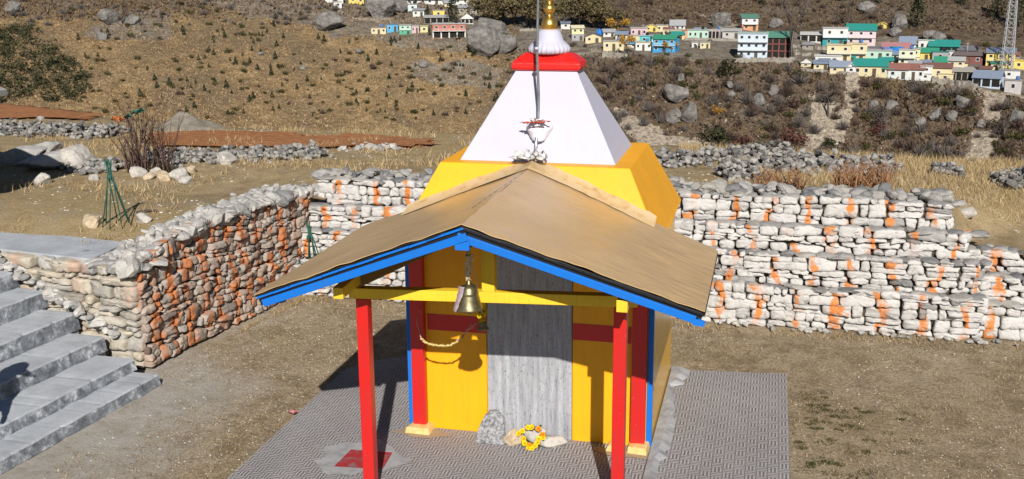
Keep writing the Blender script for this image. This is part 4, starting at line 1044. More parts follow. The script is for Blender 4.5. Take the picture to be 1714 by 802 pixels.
# thorn bush: many leaning dark stems
tb0 = Vector(on_plat(238, 292)); TB = empty('thorn_bush', tb0); tag(TB, 'leafless thorn bush of dark tangled stems ringed with stones on the upper field', 'bush')
def stems(b, base, n, h, spread, r, g, twigs=5, lean=.25):
    for i in range(n):
        a = g.uniform(0, 6.28); p = base+Vector((math.cos(a), math.sin(a)*.6, 0))*spread*g.random(); hh = h*g.uniform(.5, 1.1)
        d = Vector((math.cos(a)*g.random()*lean, math.sin(a)*g.random()*lean, 1)); pts = [p]; q = p.copy()
        for k_ in range(5): d = (d+Vector((g.gauss(0, .13), g.gauss(0, .13), 0))).normalized(); q = q+d*hh/5; pts.append(q.copy())
        tn = (g.random(), 0, 0); b.tube(pts, [r*(1-.14*k_) for k_ in range(6)], 4, tn)
        for t in range(twigs):
            k_ = g.randint(1, 5); s = pts[k_]; dd = Vector((g.gauss(0, 1), g.gauss(0, 1), g.uniform(.2, 1.4))).normalized()*hh*g.uniform(.08, .22)
            b.tube([s, s+dd*.5+Vector((0, 0, .01)), s+dd], [r*.4, r*.32, r*.15], 3, tn)
b = MB(); g = random.Random(5); stems(b, tb0, 40, 1.05, .27, .012, g, 5); stems(b, tb0+Vector((0, .1, .5)), 20, 1.0, .25, .006, g, 5, .5); kid(b, 'stems', M['thorn'], TB)
b = MB(); t2 = Vector(on_plat(278, 290)); stems(b, t2, 14, 1.0, .12, .010, g, 6); kid(b, 'side_shoots', M['thorn'], TB)
k = N('teal cloth', .7, .2); k.color(k.ramp(k.noise(12), [(.3, (.01, .10, .08)), (.7, (.05, .30, .24))])); M['teal'] = k.m
dTB = (tb0[1]-CY); q = Vector(on_y(225, 189, tb0.y-.05))
b = MB(); V, Fs = crumple(q, .16, .10, .06, 2.2, 20, 10, .2); V = [(x, y, z+.35*(x-q.x)) for x, y, z in V]; b.add(V, Fs, smooth=True)
tag(b.build('flag_cloth', M['teal']), 'teal prayer cloth laid over the top of the thorn bush', 'cloth')
q = Vector(on_y(198, 200, tb0.y-.08)); b = MB()
for i in range(5):
    V, Fs = crumple(q+Vector((.03*i-.06, 0, .02*math.sin(i*2))), .05, .03, .05, 4.1+i, 8, 6, .4); b.add(V, Fs, smooth=True)
tag(b.build('ribbon', paint('orange ribbon', (.55, .17, .05), .8, .1, .3, 8., (.6, .5, .4))), 'orange and white ribbons tied at the left of the teal prayer cloth', 'ribbon')

# green rod tripods
def guard(P, tops, feet, lb, r=.0075):
    t = empty('tree_guard', P); tag(t, lb, 'tree guard')
    for i, (f, q) in enumerate(zip(feet, tops)):
        b = MB(); f = Vector(f); q = Vector(q); mid = f.lerp(q, .55)+Vector((0, 0, 0)); b.tube([f-Vector((0, 0, .06)), mid, q], r, 7); kid(b, 'rod', M['greensteel'], t)
    c = sum((Vector(q) for q in tops), Vector())/len(tops); b = MB(); low = c-Vector((0, 0, .22)); b.tube([low-Vector((0, 0, .03)), low+Vector((0, 0, .03))], .028, 10); kid(b, 'binding', M['greensteel'], t)
gp = Vector(on_plat(196, 378)); feet = []; tops = []
for i in range(7):
    a = 2*math.pi*i/7+.2; x, y = gp.x+.20*math.cos(a), gp.y+.17*math.sin(a); feet.append((x, y, plat(x, y)))
    tops.append((gp.x-.045+.045*math.cos(a+2.6), gp.y+.045*math.sin(a+2.6), gp.z+.86))
guard(gp, tops, feet, 'green painted rods tied into a cone, standing behind the rubble wall')
c0 = Vector((-4.02, 4.22, .52)); feet = []; tops = []
for i in range(5):
    a = i*1.25; feet.append((c0.x+.10*math.cos(a), c0.y+.06*math.sin(a), .50)); tops.append((c0.x-.10+.03*math.cos(a+2.5), c0.y+.06+.03*math.sin(a+2.5), 1.0))
guard(c0, tops, feet, 'small bundle of green rods in the corner where the rubble wall meets the terraces', .008)
b = MB(); p = Vector(on_plat(245, 357)); b.tube([p+Vector((-.12, -.05, .02)), p+Vector((.0, .03, .03)), p+Vector((.13, .07, .03))], [.014, .018, .01], 7); tag(b.build('stick', M['bark']), 'dark dry stick lying on the grass right of the green rods', 'stick')

# red brown stems on the right
for i, (x0, x1, yb, n, h, lb) in enumerate([(1395, 1490, 330, 190, .42, 'clump of red brown dry stems behind the terraces on the right'), (1262, 1345, 322, 90, .28, 'low rusty clump of stems left of the taller red brown stems')]):
    A_, B_ = Vector(on_plat(x0, yb)), Vector(on_plat(x1, yb)); b = MB(); g = random.Random(i+3)
    for q in range(n):
        p = A_.lerp(B_, g.random())+Vector((0, g.uniform(-.1, .35), 0)); p.z = plat(p.x, p.y); hh = h*g.uniform(.6, 1.2)
        b.tube([p, p+Vector((g.gauss(0, .04), g.gauss(0, .03), hh*.5)), p+Vector((g.gauss(0, .09), g.gauss(0, .06), hh))], [.009, .007, .003], 4, (g.random(), 0, 0))
    tag(b.build('dry_stems', M['reed']), lb, 'dry plants')
b = MB(); g = random.Random(9); p = Vector(on_plat(1322, 328)); stems(b, p, 5, .55, .05, .010, g, 7, .6); tag(b.build('bare_sapling', M['thorn']), 'thin bare sapling between the two red brown clumps', 'sapling')

# ------------------------------------------------------------------ grass and grit
def scatter(n, x0, x1, y0, y1, test, zf):
    out = []
    for _ in range(n):
        x, y = rnd.uniform(x0, x1), rnd.uniform(y0, y1)
        if test(x, y): out.append((x, y, zf(x, y)))
    return np.array(out)
def nz(x, y, s, o=0): return mnoise.noise(Vector((x*s, y*s, o)))
P = scatter(60000, .6, 10.5, 5.35, 12.5, lambda x, y: (nz(x, y, .5, 3) > -.28-.5*(x > 1.5 and y > 6.6)) and not (x > 4.6 and y < 6.0), plat)
tag(arr_mesh('straw_grass', blades(P, nr.uniform(.03, .12, len(P))*np.array([.35+.75*min(1, max(0, (p[1]-5.4)/1.2)) for p in P]), nr.uniform(.0025, .006, len(P)), .45), 3, M['straw'], nr.random(len(P))), kind='stuff')
P = scatter(42000, -13, .8, 1.5, 17, lambda x, y: not in_court(x, y) and y > (1.6 if x < -5.6 else 5.5) and nz(x, y, .8, 8)+.45*nz(x, y, 3, 2) > .10, plat)
tag(arr_mesh('straw_grass', blades(P, nr.uniform(.04, .16, len(P)), nr.uniform(.004, .008, len(P)), .5), 3, M['straw'], nr.random(len(P))), kind='stuff')
gz = lambda x, y: -.03+.018*mnoise.noise(Vector((x*.8, y*.8, 0)))+.010*mnoise.noise(Vector((x*3, y*3, 2)))
def bare(x, y): return (x < -2.47 or x > 2.53 or y > 2.3) and y < 4.1 and x > -4.7+.15*max(0, y) and not (x < -4.2 and y < .8)
P = scatter(75000, -4.9, 7.5, -3.5, 4.15, lambda x, y: bare(x, y) and nz(x, y, 1.1, 8)+.6*nz(x, y, 4, 2) > -.12, gz)
tag(arr_mesh('short_turf', blades(P, nr.uniform(.008, .032, len(P)), nr.uniform(.002, .0055, len(P)), .8), 3, M['turfblade'], nr.random(len(P))), kind='stuff')
P = scatter(2600, -4.9, 7.5, 3.7, 4.15, lambda x, y: bare(x, y) and nz(x, y, 2.1, 4) > -.1, gz)
P2 = scatter(2600, -4.6, -3.9, .9, 4.0, lambda x, y: bare(x, y) and x < wall_x(y)+.28 and nz(x, y, 2.1, 4) > .0, gz)
P = np.concatenate([P, P2]); tag(arr_mesh('verge_grass', blades(P, nr.uniform(.03, .10, len(P)), nr.uniform(.003, .007, len(P)), .6), 3, M['straw'], nr.random(len(P))*.7), kind='stuff')
def grit(name, P, smin, smax):
    b = MB(); V0, F0 = rock_verts(1, 4, 9, 0)
    V = []; T = []; Fs = []; n0 = len(V0)
    S = nr.uniform(smin, smax, len(P))**1; A = nr.uniform(0, 6.28, len(P))
    for i, p in enumerate(P):
        c, s = math.cos(A[i]), math.sin(A[i]); Q = V0*np.array((1.3, .9, .6))*S[i]; Q = np.stack([Q[:, 0]*c-Q[:, 1]*s, Q[:, 0]*s+Q[:, 1]*c, Q[:, 2]], 1)+p; V.append(Q)
    V = np.concatenate(V); tri = np.array(F0); X = np.concatenate([V[i*n0:(i+1)*n0][tri].reshape(-1, 3) for i in range(len(P))])
    return tag(arr_mesh(name, X, 3, M['pebble'], np.repeat(nr.random(len(P)), len(tri))), kind='stuff')
P = scatter(15000, -4.9, 7.5, -3.5, 4.1, lambda x, y: bare(x, y) and (nz(x, y, .6, 20)+.5*nz(x, y, 2.5, 2) > -.05 or x < -2.4), gz); grit('grit', P, .002, .010)
P = scatter(3200, -11, 6, 1.5, 13, lambda x, y: not in_court(x, y) and y > (1.6 if x < -5.2 else 5.3) and nz(x, y, .7, 20) > -.1, plat); grit('field_grit', P, .006, .025)
# ------------------------------------------------------------------ far hillside: vegetation, boulders
def dup(root, loc, rz, sc, label=None, group=None, cat=None):
    r = root.copy(); COL.objects.link(r); r.location = tuple(loc); r.rotation_euler = (0, 0, rz); r.scale = (sc,)*3 if isinstance(sc, (int, float)) else sc
    for a, v in (('label', label), ('group', group), ('category', cat)):
        if v: r[a] = v
    for ch in list(root.children): c = ch.copy(); COL.objects.link(c); c.parent = r
    return r
class Proto:
    """first placing moves the original, later ones copy it"""
    def __init__(s, root): s.root = root; s.used = False
    def place(s, loc, rz, sc, label, cat, group=None):
        if s.used: return dup(s.root, loc, rz, sc, label, group, cat)
        s.used = True; r = s.root; r.location = tuple(loc); r.rotation_euler = (0, 0, rz); r.scale = (sc,)*3 if isinstance(sc, (int, float)) else sc; return tag(r, label, cat, group)

def crown_pts(n, lumps, seed):
    g = np.random.default_rng(seed); C = []
    for _ in range(n):
        cx, cy, cz, r, h = lumps[g.integers(len(lumps))]; v = g.normal(0, 1, 3); v /= np.linalg.norm(v); q = g.uniform(.45, 1)**.5
        C.append((cx+v[0]*r*q, cy+v[1]*r*q, cz+v[2]*h*q))
    return np.array(C)
def leafbush(name, mat, seed, n=330, leaf=.055, tall=1.):
    g = random.Random(seed); L = [(g.uniform(-.3, .3), g.uniform(-.3, .3), g.uniform(.22, .62)*tall, g.uniform(.16, .3), g.uniform(.14, .28)*tall) for _ in range(9)]
    C = crown_pts(n, L, seed); C = C[C[:, 2] > .0]
    return arr_mesh(name, leaves(C, leaf), 4, M[mat], nr.random(len(C))**1.3)
def twigbush(name, mat, seed, n=260, sp=.5):
    g = np.random.default_rng(seed); V = []
    for i in range(n):
        a = g.uniform(0, 6.28); l = g.uniform(.35, 1); e = g.uniform(.35, 1.5); d = np.array([math.cos(a)*math.cos(e), math.sin(a)*math.cos(e), math.sin(e)]); p0 = np.array([math.cos(a), math.sin(a), 0])*.12*g.random()
        p0 = p0+d*l*g.uniform(0, .5); p1 = p0+d*l*.6*np.array([1, 1, 1]); w_ = np.cross(d, g.normal(0, 1, 3)); w_ = w_/np.linalg.norm(w_)*.022
        V += [p0-w_, p0+w_, p1]
    V = np.array(V); V[:, :2] *= sp*1.3; return arr_mesh(name, V, 3, M[mat], g.random(n))
def conifer(seed, tiers=9, n=60, slim=.30):
    root = empty('conifer_tree'); b = MB(); b.tube([(0, 0, -.05), (0, 0, .5), (0, 0, .97)], [.03, .02, .004], 6); b.build('trunk', M['bark'], root)
    g = np.random.default_rng(seed); C = []
    for t in range(tiers*n):
        z = g.uniform(.06, .99)**.85; r = slim*(1-z)**.8*(.75+.5*abs(math.sin(z*tiers*3.1))); a = g.uniform(0, 6.28); q = g.uniform(.35, 1.12); C.append((r*q*math.cos(a), r*q*math.sin(a), z-.10*q*r/slim+.01))
    arr_mesh('crown', leaves(np.array(C), .034), 4, M['conifer'], g.random(len(C))**1.2, root); return root
def sapling(seed):
    g = np.random.default_rng(seed); C = []
    for t in range(240): z = g.uniform(.02, 1); r = .36*(1-z)**.75*g.uniform(.4, 1.1); a = g.uniform(0, 6.28); C.append((r*math.cos(a), r*math.sin(a), z))
    return arr_mesh('conifer_seedling', leaves(np.array(C), .062), 4, M['conifer'], g.random(len(C)))
def baretree(seed, mat='greybush', h=1., spread=.5, lv=4, leafmat=None, nl=0, upright=.8):
    root = empty('bare_tree'); b = MB(); g = random.Random(seed); tips = []
    def grow(p, d, l, r, k_):
        q = p+d*l; m_ = p.lerp(q, .5)+Vector((g.gauss(0, .04), g.gauss(0, .04), 0))*l
        (b if k_ < lv else b2).tube([p, m_, q], [r, r*.82, r*.62], 5 if k_ < 2 else 3, (g.random(), 0, 0)); tips.append(q)
        if k_ == 0: return
        for _ in range(g.choice((2, 3, 3)) if k_ > 1 else 3):
            nd = (d*upright+Vector((g.gauss(0, 1), g.gauss(0, 1), g.gauss(.2, .6)))*spread).normalized(); grow(q if g.random() < .7 else m_, nd, l*g.uniform(.62, .84), r*.64, k_-1)
    b2 = MB(); grow(Vector((0, 0, -.03)), Vector((0, 0, 1)), h*.36, .030, lv)
    b.build('trunk', M['bark'], root); b2.build('branches', M[mat], root)
    if leafmat:
        T_ = np.array([t[:] for t in tips if t.z > .3]); C = T_[nr.integers(len(T_), size=nl)]+nr.normal(0, .06, (nl, 3)); arr_mesh('foliage', leaves(C, .04), 4, M[leafmat], nr.random(nl), root)
    return root
SAP = [Proto(sapling(i)) for i in (1, 2)]
OLV = [Proto(leafbush('green_shrub', 'olive', i)) for i in (3, 4)]
BRN = [Proto(twigbush('brown_shrub', 'brownbush', i)) for i in (5, 6)]+[Proto(leafbush('brown_shrub', 'brownbush', 61, 420, .045))]
GRY = [Proto(twigbush('grey_shrub', 'greybush', i, 320)) for i in (7, 8)]
RED = [Proto(leafbush('red_shrub', 'redbush', i, 420, .045)) for i in (9,)]
AUT = Proto(leafbush('orange_shrub', 'autumn', 10)); EVB = Proto(leafbush('evergreen_bush', 'evergreen', 12, 500, .05))
CON = [Proto(conifer(i)) for i in (2, 3)]
GT = [Proto(baretree(i)) for i in (4, 9)]
ORC = [Proto(baretree(i, 'brownbush', 1., .6, 5, 'autumntree', 1500)) for i in (3, 8)]
YT = Proto(baretree(13, 'brownbush', 1., .6, 4, 'autumn', 700)); POP = Proto(baretree(21, 'greybush', 1.25, .26, 4, None, 0, 1.2))
def put(proto, xi, row, hpx, label, cat, group=None, wide=1.):
    p, d = hill_pt(xi, row, .15); s = hpx*d/F
    return proto.place(p, rnd.uniform(0, 6.28), (s*wide, s*wide, s), label, cat, group)
def in_village(x, y):
    return (x > 935 and 36 < y < np.interp(x, BX, B_CT)+2) or (540 < x < 810 and y < 66)
# seedlings and shrubs of the ochre slope
for i in range(190):
    x, y = rnd.uniform(130, 850), 30+165*rnd.random()**1.1
    if x < 300 and rnd.random() < .6: continue
    if in_village(x, y) or y < 50 and x < 400: continue
    put(rnd.choice(SAP), x, y, rnd.choice((6, 7, 8, 9, 11, 13)), 'small dark conifer seedling dotted over the ochre grass slope left of the spire', 'seedling', 'conifer seedlings on the ochre slope', rnd.uniform(.9, 1.25))
for i in range(210):
    x, y = rnd.uniform(120, 860), rnd.uniform(5, 205)
    if in_village(x, y): continue
    put(rnd.choice(OLV), x, y, rnd.uniform(5, 11), 'low olive green shrub on the ochre grass slope left of the spire', 'shrub', 'olive shrubs on the ochre slope', rnd.uniform(1, 1.6))
for i in range(52):
    x, y = rnd.uniform(60, 860), rnd.uniform(-2, 205)
    if in_village(x, y): continue
    put(rnd.choice(BRN), x, y, rnd.uniform(5, 12), 'dull brown shrub on the ochre grass slope left of the spire', 'shrub', 'brown shrubs on the ochre slope', rnd.uniform(1.2, 2))
# the scrubby bank below the village
for i in range(170):
    x = rnd.uniform(930, 1720); ct = np.interp(x, BX, B_CT); y = rnd.uniform(ct+8, np.interp(x, BX, B_FOOT)-4)
    if any(pin(q, x, y) for q in SCREE): continue
    put(rnd.choice(BRN), x, y, rnd.uniform(10, 26), 'bare brown bush on the steep scrubby bank below the village', 'shrub', 'brown bushes below the village', rnd.uniform(1., 1.7))
for i in range(80):
    x = rnd.uniform(930, 1720); ct = np.interp(x, BX, B_CT); y = rnd.uniform(ct+8, np.interp(x, BX, B_FOOT)-4)
    if any(pin(q, x, y) for q in SCREE): continue
    put(rnd.choice(OLV), x, y, rnd.uniform(8, 20), 'olive green bush on the steep scrubby bank below the village', 'shrub', 'olive bushes below the village', rnd.uniform(1., 1.6))
for i in range(80):
    x = rnd.uniform(930, 1720); ct = np.interp(x, BX, B_CT); y = rnd.uniform(ct+10, np.interp(x, BX, B_FOOT)-4)
    put(rnd.choice(GRY), x, y, rnd.uniform(12, 28), 'bare grey bush on the steep scrubby bank below the village', 'shrub', 'grey bushes below the village', rnd.uniform(1., 1.5))
# dry slope above the village
for i in range(75):
    x = rnd.uniform(860, 1730); tp = np.interp(x, BX, B_TOP); y = rnd.uniform(-10, tp+6)
    put(rnd.choice(BRN), x, y, rnd.uniform(6, 15), 'brown bush on the dry slope above the village', 'shrub', 'brown bushes above the village', rnd.uniform(1.1, 1.9))
for i in range(70):
    x = rnd.uniform(0, 620); y = rnd.uniform(-8, 45)
    put(rnd.choice(GRY), x, y, rnd.uniform(6, 14), 'grey bush on the stony ground at the top left', 'shrub', 'grey bushes at the top left', rnd.uniform(1.1, 1.8))
for (x, y, h, wd) in ((1240, 240, 22, 1.7), (1330, 245, 42, 1.1), (1465, 225, 26, 1.3)): put(RED[0], x, y, h, {1240: 'dull red bush low on the bank, first from the spire', 1330: 'large dull red bush beside the pale scree streak', 1465: 'wine red bush low in the middle of the bank'}[x], 'shrub', None, wd)
put(AUT, 1200, 190, 18, 'bright orange bush standing out on the bank right of the spire', 'shrub', None, 1.4)
put(EVB, 1200, 250, 54, 'dark green bush at the foot of the bank right of the spire', 'shrub', None, 1.1)
put(EVB, 1215, 130, 42, 'green bush beside the blue three storey house', 'shrub', None, .9); put(EVB, 1390, 250, 26, 'dark green bush at the foot of the pale scree', 'shrub', None, 1.2); put(EVB, 1058, 178, 22, 'small upright dark bush right of the white spire', 'shrub', None, .5); put(EVB, 935, 250, 20, 'dark bush hidden behind the tower foot', 'shrub')
for (x, y, h, lb) in ((1020, 150, 60, 'bare grey tree below the cream house near the red cap'), (1082, 152, 52, 'bare grey tree right of the red cap, second of three'), (1130, 140, 44, 'bare grey tree under the blue house'), (1385, 195, 78, 'large bare grey tree above the pale scree'), (1522, 190, 62, 'thin bare tree in the middle of the bank'), (1295, 160, 44, 'bare tree below the blue three storey house'), (1680, 235, 60, 'bare grey tree at the right end of the bank'), (1340, 60, 60, 'bare tree behind the maroon building'), (1420, 45, 55, 'bare tree behind the teal roofed pink house'), (1045, 45, 50, 'dark bare tree on the slope above the yellow tree'), (205, 40, 46, 'bare grey tree among rocks at the top left')):
    put(rnd.choice(GT), x, y, h, lb, 'tree', None, .9)
for i, (x, y, h) in enumerate(((815, 42, 50), (838, 44, 58), (862, 44, 62), (886, 45, 60), (945, 46, 50), (968, 46, 56), (992, 46, 52), (1012, 48, 46), (1028, 50, 38))):
    put(ORC[i % 2], x, y, h, 'olive brown tree in the row behind the golden finial', 'tree', 'trees behind the finial', 1.)
put(YT, 1038, 58, 32, 'yellowing tree left of the pink house', 'tree', None, 1.1); put(YT, 1052, 92, 40, 'thin yellow leaved tree between the cream and blue houses', 'tree', None, .6); put(YT, 1124, 88, 22, 'yellow green bush in front of the blue house', 'shrub', None, 1.)
put(POP, 1326, 100, 108, 'tall thin bare poplar at the end of the maroon building', 'tree', None, .8)
for (x, y, h, wd, lb) in ((757, 40, 52, .95, 'large dark conifer between the houses left of the spire'), (716, 29, 20, 1.2, 'small dark conifer beside the yellow house'), (719, 60, 16, .9, 'small conifer beside the pale yellow hut'), (1534, 46, 54, 1.25, 'big dark conifer on the slope above the village'), (1668, 30, 50, 1., 'conifer left of the pylon top'), (1702, 44, 70, .8, 'tall conifer behind the pylon'), (1668, 150, 34, .85, 'small conifer beside the grey blue roofed house'), (1610, 8, 26, 1.2, 'conifer at the top edge above the green roofs'), (1470, 6, 18, 1.3, 'conifer at the top edge right of the poplar'), (1276, 8, 22, 1.2, 'dark conifer at the top edge above the orange house')):
    put(rnd.choice(CON), x, y, h, lb, 'tree', None, wd)
# evergreen thicket on the left
poly = [(-60, 50), (20, 44), (42, 42), (75, 60), (100, 92), (138, 122), (152, 150), (140, 170), (60, 172), (-60, 172)]
C = []
for _ in range(900):
    x, y = rnd.uniform(-60, 165), rnd.uniform(40, 174)
    if not pin(poly, x+14*mnoise.noise(Vector((x*.05, y*.05, 0))), y+12*mnoise.noise(Vector((x*.06, y*.06, 8)))) or mnoise.noise(Vector((x*.09, y*.09, 3))) < -.22: continue
    p, d = hill_pt(x, y); r = rnd.uniform(.7, 1.9); hh = r*rnd.uniform(.6, 1.5)
    for q in range(26):
        v = Vector((rnd.gauss(0, 1), rnd.gauss(0, 1), rnd.gauss(0, 1))).normalized()*r*rnd.uniform(.6, 1.05); C.append((p[0]+v.x, p[1]+v.y, p[2]+hh+v.z*.8))
C = np.array(C); o = arr_mesh('evergreen_thicket', leaves(C, .34), 4, M['evergreen'], nr.random(len(C))); tag(o, 'broad dark evergreen thicket covering the slope at the left edge', 'thicket')
# tussocks
def hill_scatter(n, x0, x1, y0f, y1f, test=None):
    out = []
    for _ in range(n):
        x = rnd.uniform(x0, x1); y = rnd.uniform(y0f(x), y1f(x))
        if test and not test(x, y): continue
        az = az_of(x); d = hill_d_fast(x, y); px__, py__ = hill_xy(az, d); out.append((px__, py__, hill_z(az, d)-.05))
    return np.array(out)
def hill_d_fast(x, y): return hill_d(x, y)+rnd.uniform(-1.5, 1.5)
P = hill_scatter(42000, -40, 870, lambda x: -6, lambda x: 224, lambda x, y: nz(x*.05, y*.12, 1., 4) > -.25)
tag(arr_mesh('hillside_tussocks', blades(P, nr.uniform(.2, .7, len(P)), nr.uniform(.12, .32, len(P)), .5), 3, M['hilltuft'], nr.random(len(P))), kind='stuff')
P = hill_scatter(15000, 860, 1740, lambda x: np.interp(x, BX, B_CT)+3, lambda x: np.interp(x, BX, B_FOOT), lambda x, y: not any(pin(q, x, y) for q in SCREE))
P2 = hill_scatter(7000, 860, 1740, lambda x: -8, lambda x: np.interp(x, BX, B_TOP)+4); P3 = hill_scatter(4000, 0, 860, lambda x: -8, lambda x: 30)
P = np.concatenate([P, P2, P3]); tag(arr_mesh('low_scrub', blades(P, nr.uniform(.3, 1.2, len(P)), nr.uniform(.25, .7, len(P)), .6), 3, M['scrubtuft'], nr.random(len(P))), kind='stuff')
# scree grit: pale stones on the bank
P = hill_scatter(2600, 1000, 1720, lambda x: np.interp(x, BX, B_CT)+12, lambda x: np.interp(x, BX, B_FOOT), lambda x, y: rnd.random() < (.9 if any(pin(q, x, y) for q in SCREE) else .3))
tag(arr_mesh('scree_stones', leaves(P+np.array((0, 0, .25)), .24), 4, M['pebble'], nr.random(len(P))), kind='stuff')
# boulders
def boulder(xi, rowb, wpx, hpx, lb, seed, dep=.8):
    p, d = hill_pt(xi, rowb); s = d/F; V, Fs = rock_verts(4, seed, 14, .07); az = az_of(xi)
    b = MB(); V = V*np.array((wpx*s*.56, wpx*s*.5*dep, hpx*s*.62)); b.add(V, Fs)
    o = b.build('boulder', M['boulder']); o.location = (p[0], p[1], p[2]+hpx*s*.40); o.rotation_euler = (0, 0, YAW-az+.15); return tag(o, lb, 'boulder')
boulder(806, 92, 56, 44, 'huge grey boulder just left of the flagpole top, lower half of a split pair', 5)
boulder(822, 58, 62, 30, 'huge grey boulder tilted over a dark crack left of the flagpole top', 25)
boulder(845, 86, 36, 34, 'grey boulder leaning on the huge split one', 6)
boulder(640, 28, 50, 34, 'large grey boulder at the top edge right of the yellow blocks', 12); boulder(672, 20, 26, 24, 'boulder between two top edge houses, lighter grey', 13); boulder(552, 50, 44, 30, 'grey outcrop below the white top edge house', 14)
boulder(24, 20, 26, 16, 'rounded grey boulder at the top left corner', 15); boulder(182, 36, 28, 20, 'grey outcrop at the top left, larger of a pair', 16); boulder(222, 40, 20, 16, 'grey outcrop at the top left, smaller of a pair', 17); boulder(172, 66, 22, 12, 'pale rocks on the ochre slope at the left', 18)
boulder(1130, 172, 38, 36, 'rounded grey boulder on the bank right of the spire', 19); boulder(1152, 204, 32, 32, 'dark grey boulder just below the rounded one', 20); boulder(1128, 205, 24, 24, 'grey boulder left of the dark grey one', 21)
for i, (x, y, wd, h) in enumerate(((1612, 184, 24, 24), (1566, 200, 22, 18), (1595, 202, 18, 16), (1490, 185, 22, 16), (1540, 208, 16, 12), (1272, 178, 24, 20), (1296, 160, 18, 16), (1222, 165, 16, 14), (1222, 148, 14, 12), (1140, 134, 16, 12), (1642, 214, 16, 14), (1700, 205, 26, 20), (1462, 178, 16, 12), (708, 112, 16, 12), (600, 90, 12, 9), (508, 116, 12, 7), (436, 92, 9, 6), (1508, 48, 26, 22), (1498, 62, 18, 14), (1555, 66, 18, 16), (1572, 68, 22, 16), (1450, 20, 26, 16), (1205, 44, 34, 26), (1300, 45, 26, 18))):
    boulder(x, y, wd, h, 'weathered grey boulder on the far slope', 40+i); scn.objects[-1] if False else None
for o in [o for o in COL.objects if o.get('label') == 'weathered grey boulder on the far slope']: o['group'] = 'boulders on the far slope'
#PART5
# ------------------------------------------------------------------ the village across the valley
_wm = {}
def wallmat(c, roof=False):
    kx = (c, roof)
    if kx not in _wm:
        k = N(('sheet roof ' if roof else 'house wall ')+str(len(_wm)), .5 if roof else .85, .3 if roof else .1)
        st = k.noise(.9, 5, .7, k.stretch((3, 3, .5) if not roof else (4, 1, 1)))
        k.color(k.mix(k.ramp(st, [(.4, 0.), (.75, .45)]), c, tuple(v*.55 for v in c))); _wm[kx] = k.m
    return _wm[kx]
CR = (.62, .53, .33); YE = (.72, .55, .15); PY_ = (.66, .60, .33); WH = (.64, .635, .61); MINT = (.42, .60, .50); BLU = (.10, .38, .62); PB = (.50, .58, .68); PK = (.60, .42, .45); TEAL = (.03, .24, .21); GRN = (.04, .26, .16); GR = (.33, .33, .34); DG = (.14, .14, .15); TUR = (.10, .45, .47); OR = (.60, .30, .17); MAR = (.22, .09, .08); BG = (.20, .24, .32); STN = (.30, .27, .23); RU = (.24, .11, .09); SLV = (.46, .45, .43); RED_ = (.45, .17, .13)
